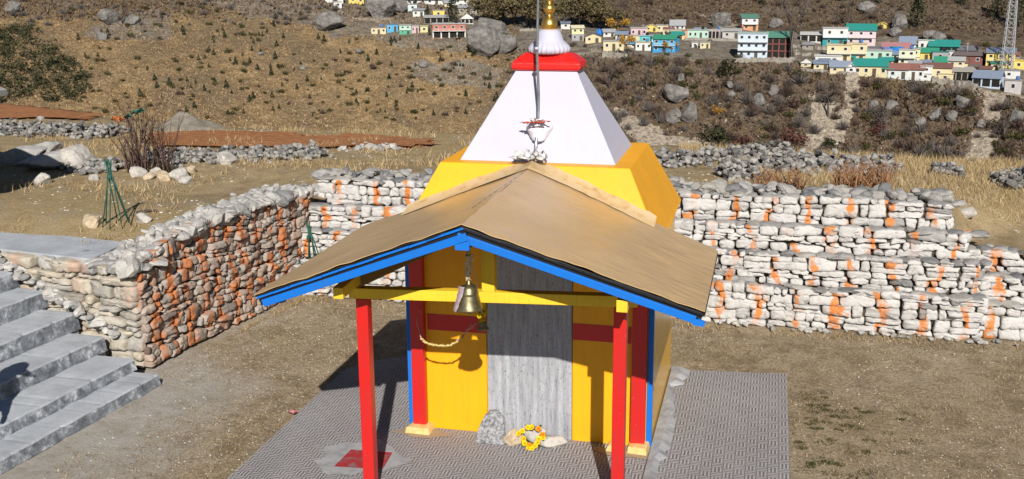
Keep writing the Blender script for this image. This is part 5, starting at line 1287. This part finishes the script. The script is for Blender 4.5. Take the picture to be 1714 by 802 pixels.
def house(x0, x1, yt, yb, wc, rc, style, fl, nw, lb, dark=0, rot=0., cat='house', low=None, roofh=.28, nm='house', dep=None):
    """px extents of the front; style flat/gable/shed/gfront/tent; low = colour of the bottom storey; dark = open bays"""
    xc = (x0+x1)/2; p, d = hill_pt(xc, yb); s = d/F; az = az_of(xc); W = (x1-x0)*s; H = (yb-yt)*s; Dp = dep or min(8, max(3.2, W*.7))
    r = empty(nm, p, YAW-az+R_(rot)); tag(r, lb, cat)
    rh = {'flat': .06, 'gable': roofh, 'shed': .2, 'gfront': .30, 'tent': .5}[style]*H; hw = H-rh; w2 = W/2
    zlo = 0.
    if low is not None:
        zlo = hw/fl if fl > 1 else hw*.4
        b = MB(); b.box((-w2, -.04, -.2), (w2, Dp, zlo)); b.build('lower_wall', wallmat(low), r)
    b = MB(); b.box((-w2, 0, zlo if low is not None else -.2), (w2, Dp, hw))
    if style == 'gfront': b.add([(-w2, 0, hw), (w2, 0, hw), (0, 0, H-.12), (-w2, Dp, hw), (w2, Dp, hw), (0, Dp, H-.12)], [(0, 1, 2), (5, 4, 3), (0, 3, 4, 1)])
    b.build('wall', wallmat(wc), r)
    b = MB(); b.box((-w2-.05, -.05, -3.2), (w2+.05, Dp+.05, -.19)); b.build('plinth', wallmat(STN), r)
    b = MB(); o = .3
    if style == 'flat':
        b.box((-w2-.18, -.3, hw), (w2+.18, Dp+.15, hw+max(.14, rh*.6))); 
    elif style == 'gable':
        q = lambda y, z: [(-w2-o, y, z), (w2+o, y, z)]
        a, t, c = q(-.55, hw-.12), q(Dp/2, hw+rh), q(Dp+.5, hw-.12); th = .1
        b.add(a+t+c+[(x, y, z-th) for x, y, z in a+t+c], [(0, 1, 3, 2), (2, 3, 5, 4), (7, 6, 8, 9), (9, 8, 10, 11), (0, 6, 7, 1), (4, 5, 11, 10), (0, 2, 8, 6), (2, 4, 10, 8), (1, 7, 9, 3), (3, 9, 11, 5)])
    elif style == 'shed':
        b.hexa([(-w2-o, -.6, hw-.1), (w2+o, -.6, hw-.1), (w2+o, Dp+.3, hw+rh-.1), (-w2-o, Dp+.3, hw+rh-.1)], [(-w2-o, -.6, hw), (w2+o, -.6, hw), (w2+o, Dp+.3, hw+rh), (-w2-o, Dp+.3, hw+rh)])
    elif style == 'gfront':
        for sg in (-1, 1): b.hexa([(sg*(w2+o), -.4, hw-.22), (0, -.4, H-.1), (0, Dp+.3, H-.1), (sg*(w2+o), Dp+.3, hw-.22)], [(sg*(w2+o), -.4, hw-.12), (0, -.4, H), (0, Dp+.3, H), (sg*(w2+o), Dp+.3, hw-.12)])
    else:
        b.add([(-w2-o, -.5, hw), (w2+o, -.5, hw), (w2+o, Dp+.3, hw), (-w2-o, Dp+.3, hw), (0, Dp/2, H)], [(0, 1, 4), (1, 2, 4), (2, 3, 4), (3, 0, 4), (3, 2, 1, 0)])
    b.build('roof', wallmat(rc, True), r)
    fh = hw/fl; g = random.Random(int(x0*31+yb))
    for f in range(fl):
        z0 = f*fh
        if fl > 1 and f: b = MB(); b.box((-w2-.06, -.34, z0-.07), (w2+.06, -.0405, z0+.07)); b.build('floor_band', wallmat(WH if dark < 2 else wc), r)
        if dark and (f == fl-1 or dark == 2):
            m_ = max(2, nw+1)
            for i in range(m_):
                a = -w2+W*(i+.09)/m_; c = -w2+W*(i+.91)/m_; b = MB(); b.box((a, -.06, z0+fh*.12), (c, -.0, z0+fh*.86)); b.build('opening', M['dark'], r)
            continue
        for i in range(nw):
            xx = -w2+W*(i+.5)/nw+g.uniform(-.05, .05)*W/nw; ww = min(.55, W/nw*.22); door = (f == 0 and i == (nw//2) and nw > 1)
            b = MB(); b.box((xx-ww, -.075, z0+(.02 if door else fh*.38)), (xx+ww, -.041, z0+fh*(.74 if door else .76)))
            fr_ = b.build('door' if door else 'window', M['wood'] if door else wallmat(WH), r)
            if not door: b = MB(); b.box((xx-ww*.8, -.09, z0+fh*.42), (xx+ww*.8, -.0755, z0+fh*.72)); b.build('pane', M['glass'], fr_)
    if fl >= 2 and W > 4.5 and dark < 2:
        for f in range(1, fl):
            z0 = f*fh; bw = w2*(.98 if style == 'flat' else .8); b = MB(); b.box((-bw, -1.15, z0-.10), (bw, -.35, z0+.02)); b.box((-bw, -1.15, z0+.62), (bw, -1.07, z0+.72))
            for i in range(7): xx = -bw+.06+(2*bw-.12)*i/6; b.box((xx-.05, -1.14, z0+.021), (xx+.05, -1.08, z0+.619))
            b.build('balcony', wallmat(WH if wc != WH else PB), r)
    if style == 'flat' and W > 3.5 and int(x0) % 3 != 0:
        b = MB(); b.lathe((w2*.45, Dp*.5, H), [(.5, 0), (.52, .1), (.52, .8), (.3, .95), (.12, 1.)], 12); b.build('water_tank', M['dark'] if int(x0) % 2 else wallmat((.05, .15, .4), True), r)
    return r
HS = [
 (545, 574, -8, 5, WH, WH, 'flat', 1, 3, 'white flat roofed house cut by the top edge, left of the yellow blocks'), (559, 572, 3, 13, WH, SLV, 'flat', 1, 1, 'small white block just below the top edge white house'),
 (584, 597, -6, 6, YE, SLV, 'flat', 1, 1, 'yellow block at the top edge, left of a pair'), (598, 609, -6, 7, YE, SLV, 'flat', 1, 1, 'yellow block at the top edge, right of a pair'),
 (622, 646, 46, 57, CR, STN, 'flat', 1, 3, 'long low beige house left of the bright blue one'), (648, 666, 41, 54, BLU, BG, 'flat', 1, 2, 'bright sky blue house left of the mint green house'),
 (669, 688, 42, 58, MINT, SLV, 'flat', 2, 2, 'mint house with a green lower storey', 0, 0, 'house', (.08, .40, .25)), (689, 701, 43, 56, PK, SLV, 'flat', 1, 2, 'small pink house between the mint house and the pale yellow hut'),
 (704, 716, 44, 55, PY_, PY_, 'flat', 1, 1, 'pale yellow hut left of the building on pillars'),
 (725, 779, 40, 63, RED_, SLV, 'flat', 2, 4, 'red walled building raised on white pillars beside the split boulder', 0, 0, 'building'),
 (680, 783, -12, 8, WH, WH, 'flat', 2, 9, 'long white building with many windows at the top edge', 0, 0, 'building'), (683, 698, 7, 19, (.55, .62, .64), SLV, 'flat', 1, 1, 'pale blue white block below the long white building'),
 (725, 744, 17, 29, YE, SLV, 'flat', 1, 1, 'yellow house between two dark conifers'), (711, 751, 27, 41, STN, SLV, 'shed', 1, 3, 'grey roofed building with open front below the yellow house', 1, 0, 'building'),
 (772, 792, 24, 40, WH, (.62, .60, .58), 'tent', 1, 2, 'small pavilion with a white pyramid roof above the split boulder', 1, 0, 'pavilion'), (768, 800, 8, 25, STN, GR, 'gable', 1, 3, 'pale stone house right of the large conifer'),
 (939, 954, 37, 49, WH, BG, 'shed', 1, 1, 'white hut with a blue roof right of the finial'), (957, 977, 43, 68, PY_, (.60, .55, .38), 'gable', 2, 2, 'narrow pale yellow two storey house on a grey base', 0, 8, 'house', GR, .16),
 (980, 1006, 56, 72, CR, DG, 'gfront', 1, 2, 'cream hut with dark gable trim beside the path'), (1010, 1044, 69, 85, CR, (.46, .44, .38), 'flat', 1, 3, 'cream flat roofed house standing alone below the blue tarpaulins'),
 (1056, 1083, 47, 62, PK, SLV, 'flat', 1, 3, 'pink mauve house above the turquoise block'), (1054, 1070, 60, 73, CR, SLV, 'flat', 1, 1, 'cream block left of the turquoise block'),
 (1069, 1088, 60, 73, TUR, (.3, .5, .52), 'flat', 1, 1, 'turquoise block in the row with the blue house'), (1064, 1090, 71, 85, WH, CR, 'flat', 1, 3, 'white house below the turquoise block'),
 (1092, 1130, 60, 88, BLU, GRN, 'gable', 2, 3, 'vivid blue two storey house with a dark green roof', 0, -14, 'house', (.07, .30, .55), .2),
 (1081, 1099, 41, 53, YE, CR, 'gfront', 1, 2, 'bright yellow gabled hut above the blue house'), (1099, 1118, 42, 53, CR, SLV, 'flat', 1, 2, 'cream house right of the yellow gabled hut'),
 (1122, 1146, 34, 51, WH, GR, 'gable', 1, 3, 'white house with a wide grey sheet roof', 0, 0, 'house', None, .5), (1110, 1141, 50, 60, CR, (.5, .45, .36), 'flat', 1, 4, 'long cream row house behind the blue house'),
 (1141, 1150, 51, 66, OR, OR, 'flat', 1, 1, 'narrow brick orange house beside the mint row'), (1151, 1185, 50, 66, MINT, SLV, 'flat', 1, 4, 'mint green row house with a pale parapet'),
 (1186, 1209, 50, 66, (.6, .52, .5), SLV, 'flat', 1, 3, 'open fronted white shed with dark bays', 1), (1210, 1240, 50, 66, (.46, .44, .42), SLV, 'shed', 1, 2, 'shop with two grey blue shutters above the blue three storey house', 0, 0, 'shop'),
 (1158, 1168, 71, 80, WH, SLV, 'flat', 1, 1, 'tiny white hut on the bank, left of a pair'), (1172, 1188, 71, 81, CR, SLV, 'flat', 1, 2, 'small cream hut on the bank, right of a pair'),
 (1242, 1268, 26, 52, (.58, .58, .60), (.10, .24, .18), 'shed', 2, 2, 'two storey house white above and orange below with a green roof', 0, 10, 'house', OR),
 (1236, 1283, 56, 98, PB, (.35, .46, .42), 'flat', 3, 4, 'large pale blue three storey house with white balconies', 0, 0, 'building'), (1283, 1323, 56, 97, MAR, (.10, .26, .19), 'shed', 3, 3, 'maroon three storey building with white pillars and open bays', 2, 0, 'building'),
 (1343, 1376, 58, 72, (.55, .54, .53), (.6, .58, .56), 'shed', 1, 2, 'long grey white shed right of the maroon building', 1, 0, 'shed'), (1380, 1414, 51, 78, WH, SLV, 'flat', 2, 2, 'tall white house over a green and blue lower storey', 0, 6, 'house', (.05, .28, .30)),
 (1420, 1460, 46, 76, (.62, .50, .52), TEAL, 'gable', 2, 3, 'pink white two storey house with a big teal roof'), (1387, 1420, 78, 103, CR, CR, 'flat', 2, 2, 'cream two storey house with an outside stair, left half'),
 (1416, 1446, 77, 105, CR, CR, 'flat', 2, 2, 'cream two storey house with dark windows, right half'), (1470, 1482, 39, 48, YE, YE, 'gfront', 1, 1, 'tiny bright yellow hut alone on the slope'),
 (1445, 1487, 87, 100, MINT, SLV, 'flat', 1, 4, 'pale mint row house between the cream house and blue tarpaulin'), (1368, 1404, 97, 108, WH, WH, 'flat', 1, 2, 'white flat roofed wall block in front of the cream house'),
 (1365, 1397, 104, 119, CR, BG, 'gable', 1, 3, 'low cream cottage with a blue grey roof at the bank edge'), (1392, 1421, 106, 123, CR, (.22, .26, .34), 'gable', 1, 2, 'cream cottage with a slate blue roof at the bank edge', 0, 8, 'house', None, .45),
 (1417, 1430, 109, 125, WH, WH, 'gfront', 1, 1, 'white gabled hut at the bank edge'), (1433, 1479, 104, 129, CR, TEAL, 'gable', 1, 4, 'long cream house with a teal roof at the bank edge', 0, 0, 'house', None, .36),
 (1342, 1356, 102, 113, CR, (.6, .58, .52), 'tent', 1, 1, 'small pale tent roofed hut at the left of the lower village'), (1508, 1530, 65, 83, WH, BG, 'gable', 1, 2, 'white house with a grey corrugated roof at the back of the village', 0, 0, 'house', None, .55),
 (1480, 1517, 75, 92, (.5, .47, .45), (.36, .17, .18), 'gable', 1, 2, 'house with a faded red roof at the back of the village', 0, 0, 'house', None, .6), (1506, 1528, 86, 110, (.60, .62, .46), SLV, 'flat', 2, 2, 'pale green two storey house in the village centre'),
 (1526, 1537, 85, 108, PY_, SLV, 'flat', 2, 1, 'narrow pale yellow house beside the pale green one'), (1539, 1559, 70, 87, WH, WH, 'flat', 1, 2, 'white house with turret corners behind the green roofs'),
 (1535, 1565, 84, 103, YE, GRN, 'gable', 1, 3, 'yellow house with a brown door and green roof', 0, 0, 'house', None, .3), (1559, 1598, 72, 92, TEAL, TEAL, 'gable', 1, 3, 'teal house with a teal roof at the back of the village', 1, 0, 'house', None, .4),
 (1563, 1584, 89, 103, GR, TEAL, 'flat', 1, 1, 'grey house right of the yellow house with a brown door'), (1568, 1604, 99, 113, CR, GRN, 'gable', 1, 3, 'house with a broad green roof in the lower village', 1, 0, 'house', None, .6),
 (1478, 1491, 112, 131, TUR, TEAL, 'gable', 1, 1, 'narrow turquoise hut between cream and white houses'), (1489, 1516, 111, 133, (.58, .62, .60), RU, 'gable', 1, 2, 'white house with a rust streaked roof at the bank edge', 0, 0, 'house', None, .36),
 (1513, 1542, 112, 135, WH, RU, 'gable', 1, 3, 'white house with tall doors and a dark rusty roof', 0, 0, 'house', None, .3), (1541, 1557, 114, 135, WH, SLV, 'flat', 2, 1, 'tall white house with a black doorway at the bank edge'),
 (1555, 1587, 112, 135, CR, RU, 'shed', 1, 1, 'cream windowless house with a thin rusty roof'), (1572, 1592, 125, 137, CR, CR, 'flat', 1, 1, 'low cream wall block in front of the cream windowless house'),
 (1592, 1613, 101, 124, CR, SLV, 'shed', 2, 2, 'cream gabled house right of the broad green roof'), (1594, 1624, 119, 137, STN, (.4, .37, .32), 'shed', 1, 3, 'rough stone house with open dark doorways at the bank edge', 1),
 (1602, 1638, 92, 108, MAR, (.2, .15, .14), 'shed', 1, 3, 'maroon brick row house right of the green roofs'), (1606, 1631, 80, 94, WH, DG, 'gable', 1, 3, 'white house with a dark roof at the back right', 0, 0, 'house', None, .4),
 (1638, 1653, 94, 108, (.03, .07, .15), (.05, .09, .16), 'flat', 1, 1, 'dark navy shed left of the yellow two storey house', 0, 0, 'shed'), (1655, 1691, 88, 115, YE, BG, 'shed', 2, 3, 'yellow two storey house at the foot of the pylon'),
 (1701, 1722, 104, 117, YE, YE, 'flat', 1, 2, 'yellow house cut by the right edge'), (1625, 1639, 110, 119, CR, (.16, .12, .1), 'gable', 1, 1, 'small cream hut under a bush left of the pylon'),
 (1632, 1668, 124, 147, PB, BG, 'gable', 1, 2, 'house with a grey blue roof near the small conifer', 1, -10, 'house', None, .4), (1684, 1705, 137, 156, (.46, .43, .42), GR, 'flat', 1, 1, 'plain grey concrete block near the right edge', 0, 0, 'building'), (1676, 1702, 120, 132, WH, GR, 'flat', 1, 1, 'white walled flat house below the pylon')]
for hrow in HS:
    a = list(hrow)
    if a[0] > 1335: q = (a[1]-a[0])*.06; a[0] -= q; a[1] += q; a[2] -= (a[3]-a[2])*.10
    house(*a[:10], *(a[10:]))
# white pillars of the raised building and bays of the maroon one are part of those houses
for o in [o for o in COL.objects if o.type == 'EMPTY' and o.get('label', '').startswith('red walled building')]:
    W_ = 54*o.location.length/F
    for i in range(5):
        b = MB(); x = -5.6+11.2*i/4; b.box((x-.22, -.35, -.6), (x+.22, -.10, 2.3)); b.build('pillar', wallmat(WH), o)
    b = MB(); b.box((-5.9, -.08, .0), (5.9, -.0415, 2.1)); b.build('opening', M['dark'], o)
# blue tarpaulins
for x0, x1, y0, y1, lb in ((999, 1009, 49, 58, 'bright blue tarpaulin among the huts left of the pink house'), (1485, 1508, 81, 94, 'blue tarpaulin draped below the faded red roof')):
    p, d = hill_pt((x0+x1)/2, y1); sc_ = d/F; b = MB(); V, Fs = crumple((0, 0, 0), (x1-x0)*sc_*.5, (y1-y0)*sc_*.35, 1.0, x0*.1, 14, 10, .15); hgt = (y1-y0)*sc_
    V = [(x, y, z*.5+hgt*(.55+.45*y/((y1-y0)*sc_*.35))) for x, y, z in V]; b.add(V, Fs, smooth=True); o = b.build('tarpaulin', wallmat((.02, .16, .55), True)); o.location = tuple(p); o.rotation_euler = (0, 0, YAW-az_of((x0+x1)/2)); tag(o, lb, 'tarpaulin')
# lattice pylon
p, d = hill_pt(1684, 118); s = d/F; PYL = empty('pylon', p, YAW-az_of(1684)+.2); tag(PYL, 'pale grey steel lattice pylon at the right edge rising out of the frame', 'pylon')
Hh = 190*s; wb = 8.4*s; wt = 2.4*s; wz = lambda z: wb+(wt-wb)*z/Hh
for sx_ in (-1, 1):
    for sy_ in (-1, 1): b = MB(); b.beam((sx_*wb, sy_*wb, -2), (sx_*wt, sy_*wt, Hh), .24, .24, (0, 1, 0)); b.build('leg', M['cement'], PYL)
b = MB(); z = 0
while z < Hh-3:
    z2 = z+wz(z)*2.1
    for (ax, ay, bx_, by_) in ((-1, -1, 1, -1), (1, -1, 1, 1), (1, 1, -1, 1), (-1, 1, -1, -1)):
        w0, w1 = wz(z), wz(z2); b.beam((ax*w0, ay*w0, z), (bx_*w1, by_*w1, z2), .11, .11, (0, 0, 1)); b.beam((bx_*w0, by_*w0, z), (ax*w1, ay*w1, z2), .11, .11, (0, 0, 1)); b.beam((ax*w0, ay*w0, z), (bx_*w0, by_*w0, z), .10, .10, (0, 0, 1))
    z = z2
b.build('bracing', M['cement'], PYL)

# ------------------------------------------------------------------ just outside the frame on the left: a hut and a person added to cast shadows into it
HT = empty('shadow_hut', (-10.6, 1.9, 1.2)); tag(HT, 'stone hut with a gabled slate roof, added unseen beyond the left edge to shade the outcrop', 'hut')
b = MB(); b.box((-12.2, .9, .9), (-9.05, 2.9, 2.75)); kid(b, 'wall', M['buff'], HT)
b = MB()
for sg, xe in ((1, -8.15), (-1, -12.9)):
    b.hexa([(xe, .5, 2.80), (-10.7, .5, 3.75), (-10.7, 3.5, 3.75), (xe, 3.5, 2.80)], [(xe, .5, 2.88), (-10.7, .5, 3.83), (-10.7, 3.5, 3.83), (xe, 3.5, 2.88)])
kid(b, 'roof', M['slab'], HT)
b = MB(); b.box((-9.045, 1.5, 1.22), (-9.02, 2.2, 2.6)); kid(b, 'door', M['wood'], HT)
# ------------------------------------------------------------------ village extras: terrace walls, bushes, poles
def terr(x0, x1, y0, y1, h, lb):
    b = MB(); n = 22; pts = []
    for i in range(n+1):
        t = i/n; p, d = hill_pt(x0+(x1-x0)*t, y0+(y1-y0)*t); pts.append(p)
    g = random.Random(int(x0)); s_ = d/F*h
    for a, c in zip(pts, pts[1:]):
        hh = s_*g.uniform(.75, 1.15); b.hexa([(a[0], a[1]-.3, a[2]-1.5), (c[0], c[1]-.3, c[2]-1.5), (c[0], c[1]+.9, c[2]-1.5), (a[0], a[1]+.9, a[2]-1.5)], [(a[0], a[1]-.1, a[2]+hh), (c[0], c[1]-.1, c[2]+hh), (c[0], c[1]+.9, c[2]+hh), (a[0], a[1]+.9, a[2]+hh)])
    tag(b.build('retaining_wall', M['boulderwall']), lb, 'retaining wall')
M['boulderwall'] = grain('dry terrace masonry', [(.15, .13, .11), (.30, .27, .23), (.42, .38, .33)], 1.1, .95, .9, .3)
for a in ((1008, 1050, 95, 97, 9, 'stone retaining wall under the cream flat roofed house'), (1145, 1240, 68, 69, 4, 'long low stone wall in front of the mint row houses'), (1228, 1330, 104, 104, 7, 'stone retaining wall under the pale blue and maroon buildings'), (1325, 1385, 80, 84, 5, 'terrace wall left of the tall white house'), (1330, 1385, 92, 95, 4, 'lower terrace wall left of the cream two storey house'), (1340, 1440, 118, 127, 4, 'stone wall along the bank edge under the blue roofed cottages'), (1560, 1640, 138, 150, 9, 'pale stone retaining wall under the rough stone house'), (870, 940, 52, 52, 4, 'pale wall behind the flagpole at the foot of the trees'), (1380, 1470, 80, 82, 3, 'thin terrace wall above the cream two storey house')): terr(*a)
for i in range(46):
    x = rnd.uniform(945, 1710); y = rnd.uniform(np.interp(x, BX, B_TOP)+4, np.interp(x, BX, B_CT)+2)
    put(rnd.choice((BRN[0], BRN[2], OLV[0], GRY[0])), x, y, rnd.uniform(6, 13), 'small bush between the village houses', 'shrub', 'bushes between the village houses', rnd.uniform(1, 1.5))
for x, y, h, lb in ((1076, 62, 20, 'thin power pole beside the pink mauve house'), (1206, 66, 20, 'thin power pole beside the open fronted white shed'), (1462, 74, 24, 'thin power pole right of the pink white house'), (1332, 104, 20, 'thin power pole at the bend of the path'), (1618, 96, 22, 'thin power pole by the maroon brick row')):
    p, d = hill_pt(x, y); t = empty('power_pole', p, YAW-az_of(x)); tag(t, lb, 'pole'); hz = h*d/F
    b = MB(); b.tube([(0, 0, -.5), (0, 0, hz)], .11, 6); b.build('pole', M['cement'], t); b = MB(); b.beam((-.7, 0, hz*.92), (.7, 0, hz*.92), .1, .1); b.build('crossarm', M['cement'], t)
for i, (x, y, wc, rc, st) in enumerate(((1462, 90, CR, DG, 'gable'), (1530, 116, STN, GR, 'gable'), (1650, 124, CR, RU, 'shed'), (1420, 104, WH, TEAL, 'gable'), (1100, 70, WH, GR, 'shed'), (1040, 66, CR, BG, 'gable'), (1586, 98, WH, SLV, 'flat'), (1668, 118, CR, GRN, 'shed'), (1610, 112, CR, RU, 'gable'), (1502, 100, WH, BG, 'gable'), (1352, 84, STN, GR, 'shed'), (1134, 66, PY_, TEAL, 'gable'), (752, 12, CR, GR, 'gable'), (700, 28, WH, GR, 'shed'), (1696, 100, STN, RU, 'gable'), (1640, 136, WH, GR, 'gable'), (1452, 112, WH, BG, 'shed'), (1484, 110, CR, TEAL, 'gable'), (1522, 130, CR, GR, 'shed'), (1570, 120, WH, RU, 'shed'), (1618, 126, WH, SLV, 'flat'), (1500, 90, WH, TEAL, 'shed'), (1548, 112, CR, BG, 'gable'), (1436, 100, STN, RU, 'gable'), (1380, 112, WH, BG, 'shed'), (1656, 138, CR, TEAL, 'gable'), (1060, 80, WH, BLU, 'gable'), (1170, 60, CR, BG, 'gable'), (1120, 58, WH, RU, 'shed'), (1020, 62, WH, GR, 'gable'))):
    house(x-8-(i % 3), x+8+(i % 2)*2, y-11-(i % 2)*2, y, wc, rc, st, 1, 1+(i % 2), 'small hut squeezed between larger village houses', 0, (i*37) % 30-15, 'hut', None, .35, 'hut')
for o in [o for o in COL.objects if o.get('category') == 'hut' and o.get('label', '').startswith('small hut sq')]: o['group'] = 'small huts between the houses'

# ------------------------------------------------------------------ an unseen person added left of the frame to shadow the stairs
def dress(o):
    """bake the grown body to one mesh, shape the face, colour skin and clothes per face"""
    bpy.context.view_layer.update(); ev = o.evaluated_get(bpy.context.evaluated_depsgraph_get()); me = bpy.data.meshes.new_from_object(ev); o.modifiers.clear(); o.data = me
    for v in me.vertices:
        x, y, z = v.co
        if y > .08 and 1.5 < z < 1.75: v.co.y += .030*math.exp(-(x/.018)**2-((z-1.615)/.03)**2)+.012*math.exp(-(x/.04)**2-((z-1.565)/.012)**2)-.010*math.exp(-((abs(x)-.035)/.016)**2-((z-1.645)/.016)**2)
        if abs(x) > .08 and 1.57 < z < 1.68 and abs(y-.025) < .03: v.co.x *= 1.14
    me.materials.clear()
    for nm, c in (('dark jacket', (.035, .035, .045)), ('grey trousers', (.07, .07, .08)), ('skin', (.36, .19, .11)), ('black shoes', (.02, .02, .02))): me.materials.append(paint(nm, c, .85, .15))
    for p in me.polygons:
        x, y, z = p.center; p.use_smooth = True
        p.material_index = 2 if z > 1.50 or (z < .90 and abs(x) > .17 and y > .05) else 3 if z < .10 else 1 if z < .90 else 0
    return me
def person(loc, rz, lb):
    r = empty('person', loc, rz); tag(r, lb, 'person')
    J = [(0, 0, .92), (0, 0, 1.15), (0, -.01, 1.38), (0, 0, 1.50), (0, .02, 1.60), (0, .03, 1.70), (.10, 0, .88), (.11, .02, .48), (.11, -.02, .08), (.12, .13, .03), (-.10, 0, .88), (-.11, .03, .48), (-.11, -.02, .08), (-.12, .13, .03),
         (.19, 0, 1.38), (.26, -.03, 1.10), (.22, .14, .90), (-.19, 0, 1.38), (-.26, -.03, 1.10), (-.22, .14, .90)]
    E = [(0, 1), (1, 2), (2, 3), (3, 4), (4, 5), (0, 6), (6, 7), (7, 8), (8, 9), (0, 10), (10, 11), (11, 12), (12, 13), (2, 14), (14, 15), (15, 16), (2, 17), (17, 18), (18, 19)]
    Rr = [.15, .16, .15, .065, .10, .085, .10, .065, .045, .04, .10, .065, .045, .04, .075, .05, .035, .075, .05, .035]
    for sg, wj in ((1, 16), (-1, 19)):
        wx, wy, wz_ = J[wj]
        for f, (dx, dy, l) in enumerate(((-.028, .02, .085), (-.010, .03, .095), (.010, .03, .09), (.028, .02, .075), (-.045, .0, .06))):
            k0 = len(J); J += [(wx+dx*.7, wy+.02+dy*.4, wz_-.05), (wx+dx, wy+.035+dy, wz_-.05-l*.55), (wx+dx*.9, wy+.055+dy, wz_-.05-l)]; E += [(wj, k0), (k0, k0+1), (k0+1, k0+2)]; Rr += [.012, .010, .008]
    me = bpy.data.meshes.new('body'); me.from_pydata(J, E, []); o = bpy.data.objects.new('body', me); COL.objects.link(o); o.parent = r
    o.modifiers.new('skin', 'SKIN'); sv_ = me.skin_vertices[0].data
    for i, q in enumerate(Rr): sv_[i].radius = (q, q)
    sv_[0].use_root = True; sb = o.modifiers.new('sub', 'SUBSURF'); sb.levels = 1; sb.levels = 2; sb.render_levels = 2
    me = dress(o)
    b = MB(); b.lathe((0, .035, 1.66), [(.105, 0), (.112, .03), (.10, .09), (.06, .13), (.01, .14)], 20); V = []
    for i in range(9): a = math.pi*i/8; V += [(.10*math.cos(a), .035+.10*math.sin(a), 1.675), (.085*math.cos(a), .035+.22*math.sin(a), 1.655)]
    b.add(V, [(2*i, 2*i+1, 2*i+3, 2*i+2) for i in range(8)]); b.build('cap', paint('dark cap', (.02, .02, .03), .9, .1), r)
    b = MB(); b.lathe((0, .0, 1.55), [(.06, 0), (.098, .04), (.108, .09), (.106, .13)], 20); b.v = [(x, min(y, .03), z) for x, y, z in b.v]; b.build('hair', paint('black hair', (.015, .012, .012), .6, .3), r)
    for sg in (-1, 1): b = MB(); b.lathe((sg*.036, .118, 1.64), [(.004, -.007), (.010, 0), (.004, .007)], 10); b.build('eye', M['dark'], r)
    return r
person((-4.92, -2.40, .10), R_(-100), 'person in dark clothes and cap added beyond the left edge to cast the shadow on the stairs')
# ------------------------------------------------------------------ small extras
# dark moss tufts beside the paving
P = []
for _ in range(75):
    x, y = 2.58+abs(rnd.gauss(0, .55)), rnd.uniform(-1.2, 1.9); r = rnd.uniform(.02, .07)
    for q in range(60): a = rnd.uniform(0, 6.28); t = r*rnd.random()**.5; P.append((x+1.7*t*math.cos(a), y+t*math.sin(a), gz(x, y)))
P = np.array(P); tag(arr_mesh('moss_tufts', blades(P, nr.uniform(.008, .03, len(P)), nr.uniform(.002, .005, len(P)), .7), 3, M['olive'], nr.random(len(P))), kind='stuff')
# grey spoil mound behind the thorn bush
p0 = Vector(on_plat(300, 221)); b = MB(); V = []; Fs = []; n = 34; mm = 12
for j in range(mm+1):
    t = j/mm
    for i in range(n):
        a = 2*math.pi*i/n; ex = 1.25 if math.cos(a) > 0 else .62; rr = t*(1+.15*mnoise.noise(Vector((math.cos(a)*2, math.sin(a)*2, 3))))
        x, y = p0.x-.25+ex*rr*math.cos(a), p0.y+.5+.7*rr*math.sin(a); h_ = .44*(1-t)**1.25+.05*mnoise.noise(Vector((x*4, y*4, 0)))*(t < .95)
        V.append((x, y, plat(x, y)+h_-.03))
for j in range(mm):
    for i in range(n): Fs.append((j*n+i, j*n+(i+1) % n, (j+1)*n+(i+1) % n, (j+1)*n+i))
b.add(V, Fs, smooth=True); tag(b.build('spoil_mound', grain('grey spoil', [(.12, .105, .085), (.21, .185, .15), (.29, .26, .215)], 5, .95, .7, .03)), 'low grey spoil mound behind the thorn bush at the end of the red field', 'mound')
# earth and stones beside the upper steps
b = MB(); g = random.Random(77)
for i in range(150):
    u = g.uniform(.25, 2.3); p = WA+EU*u+EN*g.uniform(.02, .16); zs_ = float(np.interp(-p.x, [4.75, 5.18, 5.66, 6.15, 6.58, 7.0], [.23, .40, .60, .80, 1.0, 1.2])); s_ = g.uniform(.02, .075)
    add_rock(b, (p.x, p.y, zs_+.01+g.random()*.10), (s_*1.5, s_, s_*.7), 7000+i, 2, None, .4)
tag(b.build('stair_rubble', M['rock']), kind='stuff')
